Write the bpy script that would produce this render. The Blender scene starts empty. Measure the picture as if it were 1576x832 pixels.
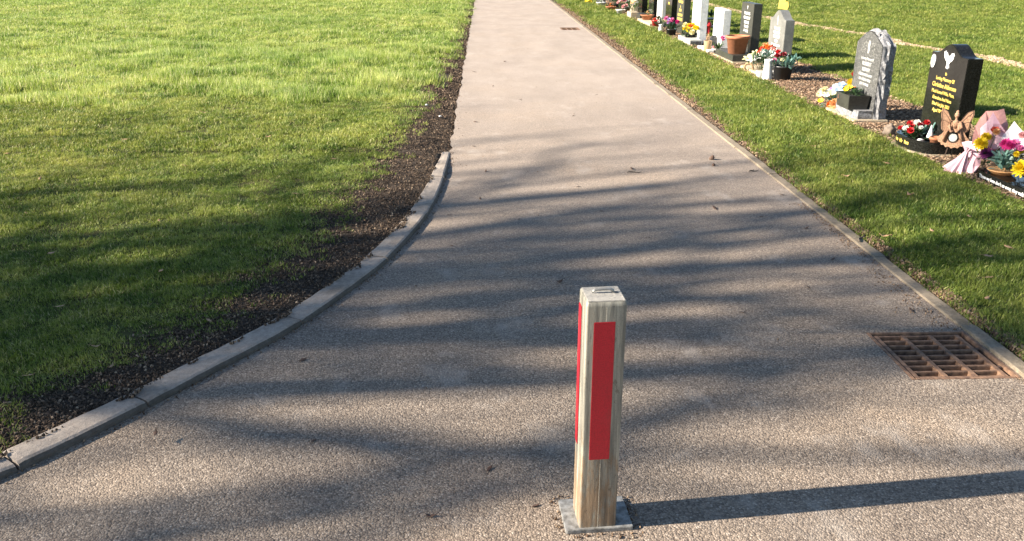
import bpy, bmesh, math, random
import numpy as np
from mathutils import Vector, Matrix, Euler, noise
R = math.radians
random.seed(7); rng = np.random.default_rng(7)
SC = bpy.context.scene
COL = SC.collection

# ------------------------------------------------------------------ camera
cd = bpy.data.cameras.new('camera'); cam = bpy.data.objects.new('camera', cd); COL.objects.link(cam)
cd.sensor_width = 36; cd.lens = 36 * 1300 / 1576; cd.clip_start = .05; cd.clip_end = 2000
cam.location = (0, 0, 1.6); cam.rotation_euler = (R(90 - 20.884), 0, R(-1.811))
SC.camera = cam

# ------------------------------------------------------------------ light
ELEV = 26.0
SD = Vector((math.cos(R(ELEV)) * .9945, math.cos(R(ELEV)) * .105, -math.sin(R(ELEV))))   # travel direction of sunlight
w = bpy.data.worlds.new('World'); SC.world = w; w.use_nodes = True
nt = w.node_tree; bg = nt.nodes['Background']
sky = nt.nodes.new('ShaderNodeTexSky'); sky.sky_type = 'NISHITA'; sky.sun_disc = False
sky.sun_elevation = R(ELEV); sky.sun_rotation = math.atan2(-SD.x, -SD.y)
sky.air_density = 1.0; sky.dust_density = .2; sky.ozone_density = 1.5
nt.links.new(sky.outputs[0], bg.inputs[0]); bg.inputs[1].default_value = .05
sl = bpy.data.lights.new('sun', 'SUN'); sl.energy = 5.0; sl.angle = R(.53); sl.color = (1, .90, .76)
so = bpy.data.objects.new('sun', sl); COL.objects.link(so); so.location = (-20, 0, 15)
so.rotation_euler = (-SD).to_track_quat('Z', 'Y').to_euler()
SC.view_settings.view_transform = 'Standard'; SC.view_settings.look = 'None'
SC.view_settings.gamma = 1; SC.view_settings.use_curve_mapping = False
SC.view_settings.exposure = 1.9
SC.render.engine = 'CYCLES'
SC.cycles.max_bounces = 5; SC.cycles.transparent_max_bounces = 4

# ------------------------------------------------------------------ materials
def nmat(name):
    m = bpy.data.materials.new(name); m.use_nodes = True
    n = m.node_tree; b = n.nodes['Principled BSDF']
    return m, n, b
def nd(n, t, **kw):
    x = n.nodes.new(t)
    for k, v in kw.items(): setattr(x, k, v)
    return x
def ramp(n, fac, stops):
    r = n.nodes.new('ShaderNodeValToRGB'); e = r.color_ramp.elements
    e[0].position = stops[0][0]; e[0].color = (*stops[0][1], 1)
    e[1].position = stops[-1][0]; e[1].color = (*stops[-1][1], 1)
    for p, c in stops[1:-1]:
        q = e.new(p); q.color = (*c, 1)
    n.links.new(fac, r.inputs[0]); return r.outputs[0]
def noi(n, scale, detail=4, vec=None, rough=.55, stretch=None):
    if vec is None:
        vec = nd(n, 'ShaderNodeNewGeometry').outputs['Position']
    if stretch:
        mp = nd(n, 'ShaderNodeMapping'); mp.inputs['Scale'].default_value = stretch
        n.links.new(vec, mp.inputs[0]); vec = mp.outputs[0]
    t = nd(n, 'ShaderNodeTexNoise'); t.inputs['Scale'].default_value = scale
    t.inputs['Detail'].default_value = detail; t.inputs['Roughness'].default_value = rough
    n.links.new(vec, t.inputs['Vector']); return t.outputs['Fac']
def mix(n, fac, a, b, mode='MIX'):
    m = nd(n, 'ShaderNodeMix', data_type='RGBA', blend_type=mode)
    for s, v in ((0, fac), (6, a), (7, b)):
        if hasattr(v, 'links') or hasattr(v, 'is_linked'): n.links.new(v, m.inputs[s])
        elif isinstance(v, (tuple, list)): m.inputs[s].default_value = (*v, 1)
        else: m.inputs[s].default_value = v
    return m.outputs[2]
def bump(n, b, h, dist, strength=1.0, prev=None):
    x = nd(n, 'ShaderNodeBump'); x.inputs['Distance'].default_value = dist; x.inputs['Strength'].default_value = strength
    n.links.new(h, x.inputs['Height'])
    if prev: n.links.new(prev, x.inputs['Normal'])
    n.links.new(x.outputs[0], b.inputs['Normal']); return x.outputs[0]
def simple(name, c1, c2=None, rough=.6, scale=30, bmp=0, metal=0, trans=0, spec=None, coat=0):
    m, n, b = nmat(name)
    if c2 is None: c2 = tuple(x * .8 for x in c1)
    f = noi(n, scale)
    n.links.new(ramp(n, f, [(.3, c2), (.7, c1)]), b.inputs['Base Color'])
    b.inputs['Roughness'].default_value = rough; b.inputs['Metallic'].default_value = metal
    if coat: b.inputs['Coat Weight'].default_value = coat
    if spec is not None: b.inputs['Specular IOR Level'].default_value = spec
    if bmp: bump(n, b, f, bmp)
    if trans:
        t = nd(n, 'ShaderNodeBsdfTranslucent'); t.inputs[0].default_value = (*c1, 1)
        ms = nd(n, 'ShaderNodeMixShader'); ms.inputs[0].default_value = trans
        n.links.new(b.outputs[0], ms.inputs[1]); n.links.new(t.outputs[0], ms.inputs[2])
        n.links.new(ms.outputs[0], n.nodes['Material Output'].inputs[0])
    return m

def mat_path():
    m, n, b = nmat('tarmac')
    pos = nd(n, 'ShaderNodeNewGeometry').outputs['Position']
    wob = nd(n, 'ShaderNodeTexNoise'); wob.inputs['Scale'].default_value = 60; n.links.new(pos, wob.inputs['Vector'])
    vv = nd(n, 'ShaderNodeVectorMath', operation='MULTIPLY_ADD'); n.links.new(wob.outputs['Color'], vv.inputs[0])
    vv.inputs[1].default_value = (.004, .004, .004); n.links.new(pos, vv.inputs[2])
    vo = nd(n, 'ShaderNodeTexVoronoi'); vo.inputs['Scale'].default_value = 158; n.links.new(vv.outputs[0], vo.inputs['Vector'])
    sep = nd(n, 'ShaderNodeSeparateColor'); n.links.new(vo.outputs['Color'], sep.inputs[0])
    chips = ramp(n, sep.outputs[0], [(0, (.15, .122, .10)), (.35, (.225, .184, .148)), (.65, (.28, .228, .18)), (.9, (.33, .27, .215)), (1, (.44, .375, .31))])
    # worn binder between the chips
    gap = ramp(n, vo.outputs['Distance'], [(.45, (1, 1, 1)), (.85, (.58, .56, .55))])
    c = mix(n, 1.0, chips, gap, 'MULTIPLY')
    big = noi(n, .9, 5, pos, .6)
    c = mix(n, 1.0, c, ramp(n, big, [(.3, (.80, .79, .80)), (.5, (1, .985, .97)), (.72, (1.18, 1.10, 1.0))]), 'MULTIPLY')
    # pale scuffed patches along the middle
    sc = noi(n, 3.2, 6, pos, .65, (1.0, .7, 1))
    c = mix(n, ramp(n, sc, [(.56, (0, 0, 0)), (.70, (.55, .55, .55))]), c, (.40, .35, .30))
    s2 = noi(n, 7, 6, pos, .7)
    c = mix(n, ramp(n, s2, [(.60, (0, 0, 0)), (.72, (.5, .5, .5))]), c, (.13, .11, .095))
    # paler, more even tone with distance
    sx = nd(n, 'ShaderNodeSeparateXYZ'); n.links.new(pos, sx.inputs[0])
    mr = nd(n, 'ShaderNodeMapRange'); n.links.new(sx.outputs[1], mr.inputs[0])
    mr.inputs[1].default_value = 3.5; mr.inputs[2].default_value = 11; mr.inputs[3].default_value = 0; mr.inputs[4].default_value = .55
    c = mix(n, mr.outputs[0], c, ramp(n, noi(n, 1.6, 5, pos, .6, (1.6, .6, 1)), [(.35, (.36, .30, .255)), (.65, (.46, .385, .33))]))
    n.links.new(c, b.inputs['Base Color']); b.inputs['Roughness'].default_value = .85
    b.inputs['Specular IOR Level'].default_value = .25
    mm = nd(n, 'ShaderNodeMath', operation='SUBTRACT'); mm.inputs[0].default_value = 1; n.links.new(vo.outputs['Distance'], mm.inputs[1])
    hh = nd(n, 'ShaderNodeMath', operation='MULTIPLY_ADD'); n.links.new(sep.outputs[1], hh.inputs[0]); hh.inputs[1].default_value = .7; n.links.new(mm.outputs[0], hh.inputs[2])
    bs = nd(n, 'ShaderNodeMapRange'); n.links.new(sx.outputs[1], bs.inputs[0])
    bs.inputs[1].default_value = 2.5; bs.inputs[2].default_value = 9; bs.inputs[3].default_value = .7; bs.inputs[4].default_value = .3
    x = nd(n, 'ShaderNodeBump'); x.inputs['Distance'].default_value = .0034
    n.links.new(bs.outputs[0], x.inputs['Strength']); n.links.new(hh.outputs[0], x.inputs['Height'])
    n.links.new(x.outputs[0], b.inputs['Normal'])
    return m

def mat_ground():
    m, n, b = nmat('turf_and_soil')
    pos = nd(n, 'ShaderNodeNewGeometry').outputs['Position']
    f = noi(n, 55, 6, pos); g = noi(n, 2.2, 4, pos)
    turf = mix(n, ramp(n, g, [(.4, (0, 0, 0)), (.65, (1, 1, 1))]), ramp(n, f, [(.3, (.028, .036, .012)), (.7, (.075, .085, .03))]), ramp(n, f, [(.3, (.05, .055, .018)), (.7, (.11, .10, .04))]))
    soil = ramp(n, f, [(.25, (.03, .024, .018)), (.55, (.075, .058, .045)), (.8, (.15, .12, .095))])
    bed = ramp(n, f, [(.3, (.08, .055, .038)), (.7, (.24, .175, .12))])
    a1 = nd(n, 'ShaderNodeAttribute', attribute_name='soil'); a2 = nd(n, 'ShaderNodeAttribute', attribute_name='bed')
    a3 = nd(n, 'ShaderNodeAttribute', attribute_name='dry')
    c = mix(n, a1.outputs['Fac'], turf, soil); c = mix(n, a2.outputs['Fac'], c, bed)
    c = mix(n, a3.outputs['Fac'], c, ramp(n, f, [(.3, (.16, .115, .07)), (.7, (.36, .28, .18))]))
    n.links.new(c, b.inputs['Base Color']); b.inputs['Roughness'].default_value = .95; b.inputs['Specular IOR Level'].default_value = .1
    bump(n, b, f, .02)
    return m

def mat_blade(name, cols, dry, trans=.35):
    m, n, b = nmat(name)
    oi = nd(n, 'ShaderNodeObjectInfo'); hue = nd(n, 'ShaderNodeAttribute', attribute_name='hue')
    big = noi(n, 1.3, 4); bb = noi(n, .35, 2)
    ad = nd(n, 'ShaderNodeMath', operation='ADD'); n.links.new(oi.outputs['Random'], ad.inputs[0]); n.links.new(hue.outputs['Fac'], ad.inputs[1])
    ml = nd(n, 'ShaderNodeMath', operation='MULTIPLY_ADD'); n.links.new(ad.outputs[0], ml.inputs[0]); ml.inputs[1].default_value = .32
    n.links.new(big, ml.inputs[2])
    c = ramp(n, ml.outputs[0], [(.45, cols[0]), (.75, cols[1]), (1.0, cols[2])])
    c = mix(n, 1.0, c, ramp(n, noi(n, 4.5, 3), [(.36, (.55, .68, .6)), (.5, (1, 1, 1)), (.68, (1.15, 1.08, 1.1))]), 'MULTIPLY')
    c = mix(n, ramp(n, hue.outputs['Fac'], [(.86, (0, 0, 0)), (.93, (.9, .9, .9))]), c, dry)
    c = mix(n, 1.0, c, ramp(n, bb, [(.35, (.88, .95, .85)), (.65, (1.1, 1.05, 1.0))]), 'MULTIPLY')
    n.links.new(c, b.inputs['Base Color']); b.inputs['Roughness'].default_value = .5; b.inputs['Specular IOR Level'].default_value = .35
    t = nd(n, 'ShaderNodeBsdfTranslucent'); n.links.new(c, t.inputs[0])
    ms = nd(n, 'ShaderNodeMixShader'); ms.inputs[0].default_value = trans
    n.links.new(b.outputs[0], ms.inputs[1]); n.links.new(t.outputs[0], ms.inputs[2])
    n.links.new(ms.outputs[0], n.nodes['Material Output'].inputs[0])
    return m
def mat_bits(name, stops, rough=.85):
    m, n, b = nmat(name)
    oi = nd(n, 'ShaderNodeObjectInfo'); hue = nd(n, 'ShaderNodeAttribute', attribute_name='hue')
    ad = nd(n, 'ShaderNodeMath', operation='ADD'); n.links.new(oi.outputs['Random'], ad.inputs[0]); n.links.new(hue.outputs['Fac'], ad.inputs[1])
    fr = nd(n, 'ShaderNodeMath', operation='FRACT'); n.links.new(ad.outputs[0], fr.inputs[0])
    n.links.new(ramp(n, fr.outputs[0], stops), b.inputs['Base Color']); b.inputs['Roughness'].default_value = rough
    b.inputs['Specular IOR Level'].default_value = .2
    return m
def mat_concrete(name, c1, c2, stain=(.12, .10, .07)):
    m, n, b = nmat(name)
    f = noi(n, 45, 6, rough=.7); g = noi(n, 5, 5, rough=.65); h = noi(n, 160, 2)
    c = ramp(n, f, [(.3, c2), (.68, c1)])
    c = mix(n, ramp(n, g, [(.52, (0, 0, 0)), (.7, (.75, .75, .75))]), c, stain)
    c = mix(n, ramp(n, h, [(.62, (0, 0, 0)), (.7, (.6, .6, .6))]), c, (.1, .085, .07))
    n.links.new(c, b.inputs['Base Color']); b.inputs['Roughness'].default_value = .9
    bump(n, b, f, .004)
    return m
def mat_granite(name, c1, c2, rough=.15, scale=260, spec=.5):
    m, n, b = nmat(name)
    v = nd(n, 'ShaderNodeTexVoronoi'); v.inputs['Scale'].default_value = scale
    n.links.new(nd(n, 'ShaderNodeNewGeometry').outputs['Position'], v.inputs['Vector'])
    s = nd(n, 'ShaderNodeSeparateColor'); n.links.new(v.outputs['Color'], s.inputs[0])
    g = noi(n, 6, 5, rough=.7)
    c = ramp(n, s.outputs[0], [(.45, c1), (.95, c2)])
    c = mix(n, 1.0, c, ramp(n, g, [(.35, (.8, .8, .8)), (.65, (1.15, 1.15, 1.12))]), 'MULTIPLY')
    n.links.new(c, b.inputs['Base Color']); b.inputs['Roughness'].default_value = rough; b.inputs['Specular IOR Level'].default_value = spec
    return m
def mat_post():
    m, n, b = nmat('weathered_steel')
    tc = nd(n, 'ShaderNodeNewGeometry').outputs['Position']
    st = noi(n, 60, 6, tc, .7, (1, 1, .05)); g = noi(n, 26, 6, tc, .7, (1, 1, .22)); f = noi(n, 300, 3, tc)
    z = nd(n, 'ShaderNodeSeparateXYZ'); n.links.new(tc, z.inputs[0])
    c = ramp(n, st, [(.33, (.11, .105, .09)), (.5, (.245, .23, .19)), (.66, (.43, .40, .32))])
    # rust-brown weathering, heavier on the lower third
    mr = nd(n, 'ShaderNodeMapRange'); n.links.new(z.outputs[2], mr.inputs[0])
    mr.inputs[1].default_value = .36; mr.inputs[2].default_value = .14; mr.inputs[3].default_value = -.10; mr.inputs[4].default_value = .1
    ad = nd(n, 'ShaderNodeMath', operation='ADD'); n.links.new(g, ad.inputs[0]); n.links.new(mr.outputs[0], ad.inputs[1])
    c = mix(n, ramp(n, ad.outputs[0], [(.5, (0, 0, 0)), (.62, (.9, .9, .9))]), c, ramp(n, st, [(.35, (.12, .085, .055)), (.6, (.33, .22, .13)), (.75, (.42, .34, .25))]))
    c = mix(n, ramp(n, f, [(.58, (0, 0, 0)), (.70, (.5, .5, .5))]), c, (.09, .075, .055))
    c = mix(n, ramp(n, noi(n, 38, 5, tc, .75, (1, 1, .5)), [(.60, (0, 0, 0)), (.68, (.75, .75, .75))]), c, (.10, .07, .045))
    n.links.new(c, b.inputs['Base Color']); b.inputs['Roughness'].default_value = .6; b.inputs['Metallic'].default_value = .15
    bump(n, b, g, .0015)
    return m

M = {}
M['path'] = mat_path(); M['ground'] = mat_ground()
M['grass'] = mat_blade('grass_blades', [(.07, .12, .014), (.19, .25, .034), (.37, .40, .10)], (.54, .48, .24))
M['longgrass'] = mat_blade('long_grass_blades', [(.11, .18, .025), (.28, .37, .065), (.50, .55, .18)], (.62, .58, .32), .42)
M['lawn'] = mat_blade('verge_grass_blades', [(.065, .11, .014), (.165, .22, .034), (.32, .35, .085)], (.48, .42, .20))
M['clod'] = mat_bits('soil_clods', [(0, (.03, .022, .016)), (.45, (.075, .052, .036)), (.8, (.13, .09, .062)), (.93, (.24, .165, .11)), (1, (.38, .29, .20))])
M['chip'] = mat_bits('wood_chips', [(0, (.08, .05, .032)), (.35, (.20, .125, .08)), (.75, (.32, .215, .14)), (1, (.48, .36, .25))])
M['drysoil'] = mat_bits('dry_soil_clods', [(0, (.18, .12, .075)), (.5, (.33, .24, .15)), (1, (.48, .38, .26))])
M['grit'] = mat_bits('grit_bits', [(0, (.05, .03, .02)), (.5, (.16, .10, .06)), (1, (.3, .22, .15))])
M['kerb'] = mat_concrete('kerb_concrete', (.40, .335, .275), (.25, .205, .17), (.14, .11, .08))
M['kerbside'] = mat_concrete('shaded_grimy_concrete', (.13, .115, .10), (.07, .06, .05), (.05, .045, .035))  # path-facing kerb side: its shade, with some grime, painted as darker concrete
M['edging'] = mat_concrete('edging_concrete', (.29, .235, .17), (.16, .125, .085), (.08, .065, .04))
M['post'] = mat_post()
def mat_red():
    m, n, b = nmat('red_reflective_tape')
    v = nd(n, 'ShaderNodeTexVoronoi'); v.inputs['Scale'].default_value = 260; n.links.new(nd(n, 'ShaderNodeNewGeometry').outputs['Position'], v.inputs['Vector'])
    f = noi(n, 14, 6, rough=.7, stretch=(1, 1, .4)); g = noi(n, 120, 5, rough=.75)
    c = ramp(n, v.outputs['Distance'], [(.2, (.46, .010, .024)), (.8, (.33, .007, .017))])
    c = mix(n, ramp(n, f, [(.5, (0, 0, 0)), (.75, (.45, .45, .45))]), c, (.22, .035, .03))
    c = mix(n, ramp(n, g, [(.66, (0, 0, 0)), (.74, (.6, .6, .6))]), c, (.16, .05, .04))
    n.links.new(c, b.inputs['Base Color']); n.links.new(ramp(n, f, [(.3, (.3, .3, .3)), (.7, (.6, .6, .6))]), b.inputs['Roughness']); bump(n, b, f, .0006)
    return m
M['red'] = mat_red()
M['zinc'] = simple('galvanised_steel', (.36, .36, .35), (.13, .125, .115), .6, 55, .0008, .35)
M['rust'] = simple('rusted_iron', (.30, .175, .105), (.085, .048, .033), .9, 38, .002)
M['rustpale'] = simple('pale_rusted_sheet', (.52, .31, .19), (.17, .085, .05), .85, 120, .004)
M['rustdark'] = simple('dark_rusted_iron', (.12, .07, .05), (.05, .035, .028), .9, 60, .002)
M['pit'] = simple('pit_black', (.016, .014, .012), (.007, .006, .005), .95, 40, .004)  # near-black: the drain holes' darkness put into the colour; also pot compost
M['bark'] = simple('bark', (.16, .13, .10), (.07, .055, .045), .9, 12, .01)
M['black'] = mat_granite('black_granite', (.006, .006, .006), (.026, .026, .024), .08, 300, .35)
M['blackrough'] = mat_granite('black_granite_honed', (.03, .03, .028), (.07, .07, .06), .35)
M['grey'] = mat_granite('grey_granite', (.135, .135, .13), (.22, .22, .21), .35)
M['lgrey'] = mat_granite('pale_grey_granite', (.42, .42, .40), (.6, .6, .58), .35)
M['greypit'] = mat_granite('mottled_grey_granite', (.045, .045, .045), (.17, .17, .17), .45, 130)
M['white'] = mat_granite('white_marble', (.68, .68, .66), (.78, .78, .77), .3, 60)
M['rock'] = mat_concrete('rock_faced_granite', (.30, .30, .31), (.06, .06, .065), (.14, .14, .15))
M['sand'] = mat_concrete('sandstone_slab', (.46, .38, .27), (.34, .27, .18), (.25, .2, .13))
M['gold'] = simple('gold_lettering', (.88, .64, .16), (.75, .52, .1), .45, 90)
M['whitep'] = simple('white_lettering', (.82, .82, .80), (.7, .7, .68), .6, 90)
M['terra'] = simple('terracotta', (.42, .17, .085), (.33, .125, .06), .8, 25, .001)
M['redpl'] = simple('red_plastic', (.6, .03, .03), None, .35, 30)
M['blackpl'] = simple('black_plastic', (.03, .03, .032), (.02, .02, .02), .4, 30)
M['enamel'] = simple('white_enamel', (.8, .79, .77), (.68, .67, .64), .35, 20)
M['wicker'] = simple('wicker', (.42, .29, .15), (.22, .14, .07), .8, 120, .004)
M['stem'] = simple('green_stems', (.07, .13, .03), (.035, .07, .02), .6, 60, 0, 0, .2)
M['leafd'] = simple('dark_leaves', (.05, .10, .035), (.02, .045, .018), .45, 60, 0, 0, .15)
M['teal'] = simple('blue_green_leaves', (.16, .29, .24), (.06, .14, .12), .5, 60, 0, 0, .15)
for k, c in dict(yellow=(.82, .62, .02), white=(.82, .82, .76), cream=(.8, .74, .42), redf=(.55, .015, .02), dred=(.25, .008, .02),
                 orange=(.8, .22, .03), pink=(.75, .2, .42), hotpink=(.65, .04, .25), lilac=(.5, .3, .6), purple=(.14, .02, .12),
                 blue=(.45, .58, .8), palepink=(.8, .45, .45), coral=(.75, .12, .06), peach=(.8, .45, .2)).items():
    M['f_' + k] = simple('petals_' + k, c, tuple(v * .75 for v in c), .6, 80, 0, 0, .25)
M['pinkwrap'] = simple('pink_tissue_wrap', (.82, .58, .64), (.75, .45, .52), .5, 20, .004, 0, .3)
M['salmonwrap'] = simple('salmon_mesh_wrap', (.62, .33, .30), (.5, .25, .22), .7, 140, .003, 0, .25)
M['whitewrap'] = simple('white_tissue_wrap', (.83, .80, .82), (.75, .7, .73), .5, 20, .004, 0, .3)
M['leaf1'] = simple('dead_leaf_dark', (.12, .065, .04), (.06, .035, .025), .7, 80, .001)
M['leaf2'] = simple('dead_leaf_tan', (.48, .30, .17), (.34, .2, .11), .7, 80, .001)
M['glass'] = simple('frosted_glass_disc', (.55, .55, .52), (.4, .4, .38), .25, 90, .002)
M['dirtyline'] = M['drysoil']

# ------------------------------------------------------------------ mesh helpers
class MB:
    def __init__(s): s.v = []; s.f = []; s.sm = []; s.mi = []
    def add(s, vs, fs, smooth=False, mi=0):
        o = len(s.v); s.v += [tuple(v) for v in vs]
        for f in fs: s.f.append([i + o for i in f]); s.sm.append(smooth); s.mi.append(mi)
        return s
    def box(s, x0, x1, y0, y1, z0, z1):
        v = [(x, y, z) for z in (z0, z1) for y in (y0, y1) for x in (x0, x1)]
        return s.add(v, [(0, 2, 3, 1), (4, 5, 7, 6), (0, 1, 5, 4), (2, 6, 7, 3), (0, 4, 6, 2), (1, 3, 7, 5)])
    def prism(s, pts, f):           # pts 2D polygon ccw, f(u,v,t) -> xyz for t in 0,1
        n = len(pts); v = [f(a, b, 0) for a, b in pts] + [f(a, b, 1) for a, b in pts]
        return s.add(v, [list(range(n))[::-1], list(range(n, 2 * n))] + [(i, (i + 1) % n, n + (i + 1) % n, n + i) for i in range(n)])
    def tube(s, pts, rad, k=8, closed=False):
        pts = [Vector(p) for p in pts]; n = len(pts); vs = []
        if not hasattr(rad, '__len__'): rad = [rad] * n
        up = Vector((0, 0, 1))
        for i, p in enumerate(pts):
            if closed: d = pts[(i + 1) % n] - pts[i - 1]
            else: d = pts[min(i + 1, n - 1)] - pts[max(i - 1, 0)]
            d.normalize()
            a = d.cross(up if abs(d.z) < .95 else Vector((1, 0, 0))).normalized(); b = d.cross(a)
            for j in range(k):
                t = 2 * math.pi * j / k; vs.append(p + (a * math.cos(t) + b * math.sin(t)) * rad[i])
        fs = []
        for i in range(n if closed else n - 1):
            for j in range(k):
                a = i * k + j; b = i * k + (j + 1) % k; c = ((i + 1) % n) * k
                fs.append((a, b, c + (j + 1) % k, c + j))
        if not closed: fs += [list(range(k)), list(range((n - 1) * k, n * k))[::-1]]
        return s.add(vs, fs, True)
    def lathe(s, prof, c=(0, 0, 0), k=24):
        vs = []; 
        for r, z in prof:
            for j in range(k):
                t = 2 * math.pi * j / k; vs.append((c[0] + r * math.cos(t), c[1] + r * math.sin(t), c[2] + z))
        fs = [(i * k + j, i * k + (j + 1) % k, (i + 1) * k + (j + 1) % k, (i + 1) * k + j) for i in range(len(prof) - 1) for j in range(k)]
        return s.add(vs, fs, True)
    def blob(s, c, r, seed=0, amp=.25, sub=2, sq=(1, 1, 1)):
        bm = bmesh.new(); bmesh.ops.create_icosphere(bm, subdivisions=sub, radius=1)
        vs = []
        for v in bm.verts:
            q = 1 + amp * noise.noise(v.co * 1.7 + Vector((seed * 3.1, seed, 0)))* 2
            vs.append((c[0] + v.co.x * r * q * sq[0], c[1] + v.co.y * r * q * sq[1], c[2] + v.co.z * r * q * sq[2]))
        fs = [[v.index for v in f.verts] for f in bm.faces]; bm.free()
        return s.add(vs, fs, True)
    def petal(s, o, d, up, L, W, curl=.3, cup=.0):
        # strip of 3 cross rows bent towards 'up'
        d = d.normalized(); sd = d.cross(up)
        if sd.length < 1e-4: sd = d.orthogonal()
        sd.normalize(); nn = sd.cross(d).normalized(); vs = []
        for t, ww in ((0, .35), (.4, .9), (.75, 1.0), (1, .35)):
            p = o + d * (L * t) + nn * (L * curl * t * t)
            vs += [p - sd * W * .5 * ww + nn * cup * W, p, p + sd * W * .5 * ww + nn * cup * W]
        fs = [(r * 3 + c, r * 3 + c + 1, r * 3 + c + 4, r * 3 + c + 3) for r in range(3) for c in range(2)]
        return s.add(vs, fs, True)
    def build(s, name, mat, parent=None, loc=None, rot=None, bevel=0, seg=2):
        me = bpy.data.meshes.new(name); me.from_pydata(s.v, [], s.f)
        me.polygons.foreach_set('use_smooth', s.sm)
        for mm in (mat if isinstance(mat, (list, tuple)) else [mat]): me.materials.append(mm)
        me.polygons.foreach_set('material_index', s.mi)
        bm = bmesh.new(); bm.from_mesh(me); bmesh.ops.recalc_face_normals(bm, faces=bm.faces)
        if bevel:
            es = [e for e in bm.edges if len(e.link_faces) == 2 and e.calc_face_angle(0) > R(25)]
            bmesh.ops.bevel(bm, geom=es, offset=bevel, segments=seg, affect='EDGES', clamp_overlap=True)
        bm.to_mesh(me); bm.free(); me.update()
        o = bpy.data.objects.new(name, me); COL.objects.link(o)
        if parent: o.parent = parent
        if loc is not None: o.location = loc
        if rot is not None: o.rotation_euler = rot
        return o
def tag(o, label=None, cat=None, group=None, kind=None):
    if label: o['label'] = label
    if cat: o['category'] = cat
    if group: o['group'] = group
    if kind: o['kind'] = kind
    return o
def thing(name, label, cat, loc=(0, 0, 0), rz=0, group=None):
    o = bpy.data.objects.new(name, None); COL.objects.link(o); o.location = loc; o.rotation_euler = (0, 0, rz)
    o.empty_display_size = .05
    return tag(o, label, cat, group)
def text_obj(name, body, size, mat, parent, origin, ux, uy, align='CENTER', depth=.0012, spacing=1.0, bold=0, sx=1.0):
    cu = bpy.data.curves.new('lettering', 'FONT'); cu.body = body; cu.size = size; cu.align_x = align; cu.extrude = depth
    cu.space_line = spacing; cu.offset = bold; cu.resolution_u = 2
    t = bpy.data.objects.new('lettering', cu); COL.objects.link(t)
    dg = bpy.context.evaluated_depsgraph_get(); me = bpy.data.meshes.new_from_object(t.evaluated_get(dg))
    bpy.data.objects.remove(t); bpy.data.curves.remove(cu)
    ux = Vector(ux); uy = Vector(uy); nz = ux.cross(uy); O = Vector(origin)
    for v in me.vertices:
        c = v.co.copy(); v.co = O + ux * (c.x * sx) + uy * c.y + nz * (c.z + depth * .6)
    me.materials.clear(); me.materials.append(mat)
    o = bpy.data.objects.new(name, me); COL.objects.link(o); o.parent = parent
    return o

# ------------------------------------------------------------------ scatter (countless small stuff as one object each)
def scatter(name, protos, pts, scl, rot, pick, mat, label, cat):
    """protos: list of (verts, faces, hue per vert); one mesh holds prototypes and points, a node tree instances them"""
    V = []; Fc = []; P_ = []; Hh = []
    for k, (vs, fs, hu) in enumerate(protos):
        o = len(V); V += [tuple(v) for v in vs]; Fc += [[i + o for i in f] for f in fs]; P_ += [k + 1] * len(vs); Hh += list(hu)
    n0 = len(V); N = len(pts)
    me = bpy.data.meshes.new(name)
    allv = np.concatenate([np.array(V, dtype=np.float64), np.array(pts)])
    me.from_pydata(allv.tolist(), [], Fc); me.materials.append(mat)
    def at(nm, typ, data, key='value'):
        a = me.attributes.new(nm, typ, 'POINT'); a.data.foreach_set(key, np.asarray(data).ravel())
    at('proto', 'INT', np.array(P_ + [0] * N, dtype=np.int32)); at('hue', 'FLOAT', np.array(Hh + [0] * N, dtype=np.float32))
    z = np.zeros((n0, 3), dtype=np.float32)
    at('sc', 'FLOAT_VECTOR', np.concatenate([z + 1, np.array(scl, dtype=np.float32)]), 'vector')
    at('rt', 'FLOAT_VECTOR', np.concatenate([z, np.array(rot, dtype=np.float32)]), 'vector')
    at('pick', 'INT', np.concatenate([np.zeros(n0), pick]).astype(np.int32))
    ng = bpy.data.node_groups.new(name + '_nodes', 'GeometryNodeTree')
    ng.interface.new_socket('Geometry', in_out='INPUT', socket_type='NodeSocketGeometry')
    ng.interface.new_socket('Geometry', in_out='OUTPUT', socket_type='NodeSocketGeometry')
    N_ = ng.nodes; Lk = ng.links
    gi = N_.new('NodeGroupInput'); go = N_.new('NodeGroupOutput')
    def attr(nm, t):
        a = N_.new('GeometryNodeInputNamedAttribute'); a.data_type = t; a.inputs['Name'].default_value = nm
        return [q for q in a.outputs if q.enabled and q.name == 'Attribute'][0]
    def sep(k):
        c = N_.new('FunctionNodeCompare'); c.data_type = 'INT'; c.operation = 'EQUAL'
        ia = [q for q in c.inputs if q.enabled]
        Lk.new(attr('proto', 'INT'), ia[0]); ia[1].default_value = k
        s = N_.new('GeometryNodeSeparateGeometry'); s.domain = 'POINT'
        Lk.new(gi.outputs[0], s.inputs[0]); Lk.new(c.outputs[0], s.inputs[1]); return s.outputs[0]
    jn = N_.new('GeometryNodeJoinGeometry')
    for k in range(len(protos)):
        g = N_.new('GeometryNodeGeometryToInstance'); Lk.new(sep(k + 1), g.inputs[0]); Lk.new(g.outputs[0], jn.inputs[0])
    ip = N_.new('GeometryNodeInstanceOnPoints'); Lk.new(sep(0), ip.inputs['Points']); Lk.new(jn.outputs[0], ip.inputs['Instance'])
    ip.inputs['Pick Instance'].default_value = True
    Lk.new(attr('pick', 'INT'), ip.inputs['Instance Index'])
    er = N_.new('FunctionNodeEulerToRotation'); Lk.new(attr('rt', 'FLOAT_VECTOR'), er.inputs[0]); Lk.new(er.outputs[0], ip.inputs['Rotation'])
    Lk.new(attr('sc', 'FLOAT_VECTOR'), ip.inputs['Scale']); Lk.new(ip.outputs[0], go.inputs[0])
    o = bpy.data.objects.new(name, me); COL.objects.link(o)
    md = o.modifiers.new('scatter', 'NODES'); md.node_group = ng
    tag(o, label, cat, None, 'stuff'); return o

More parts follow.
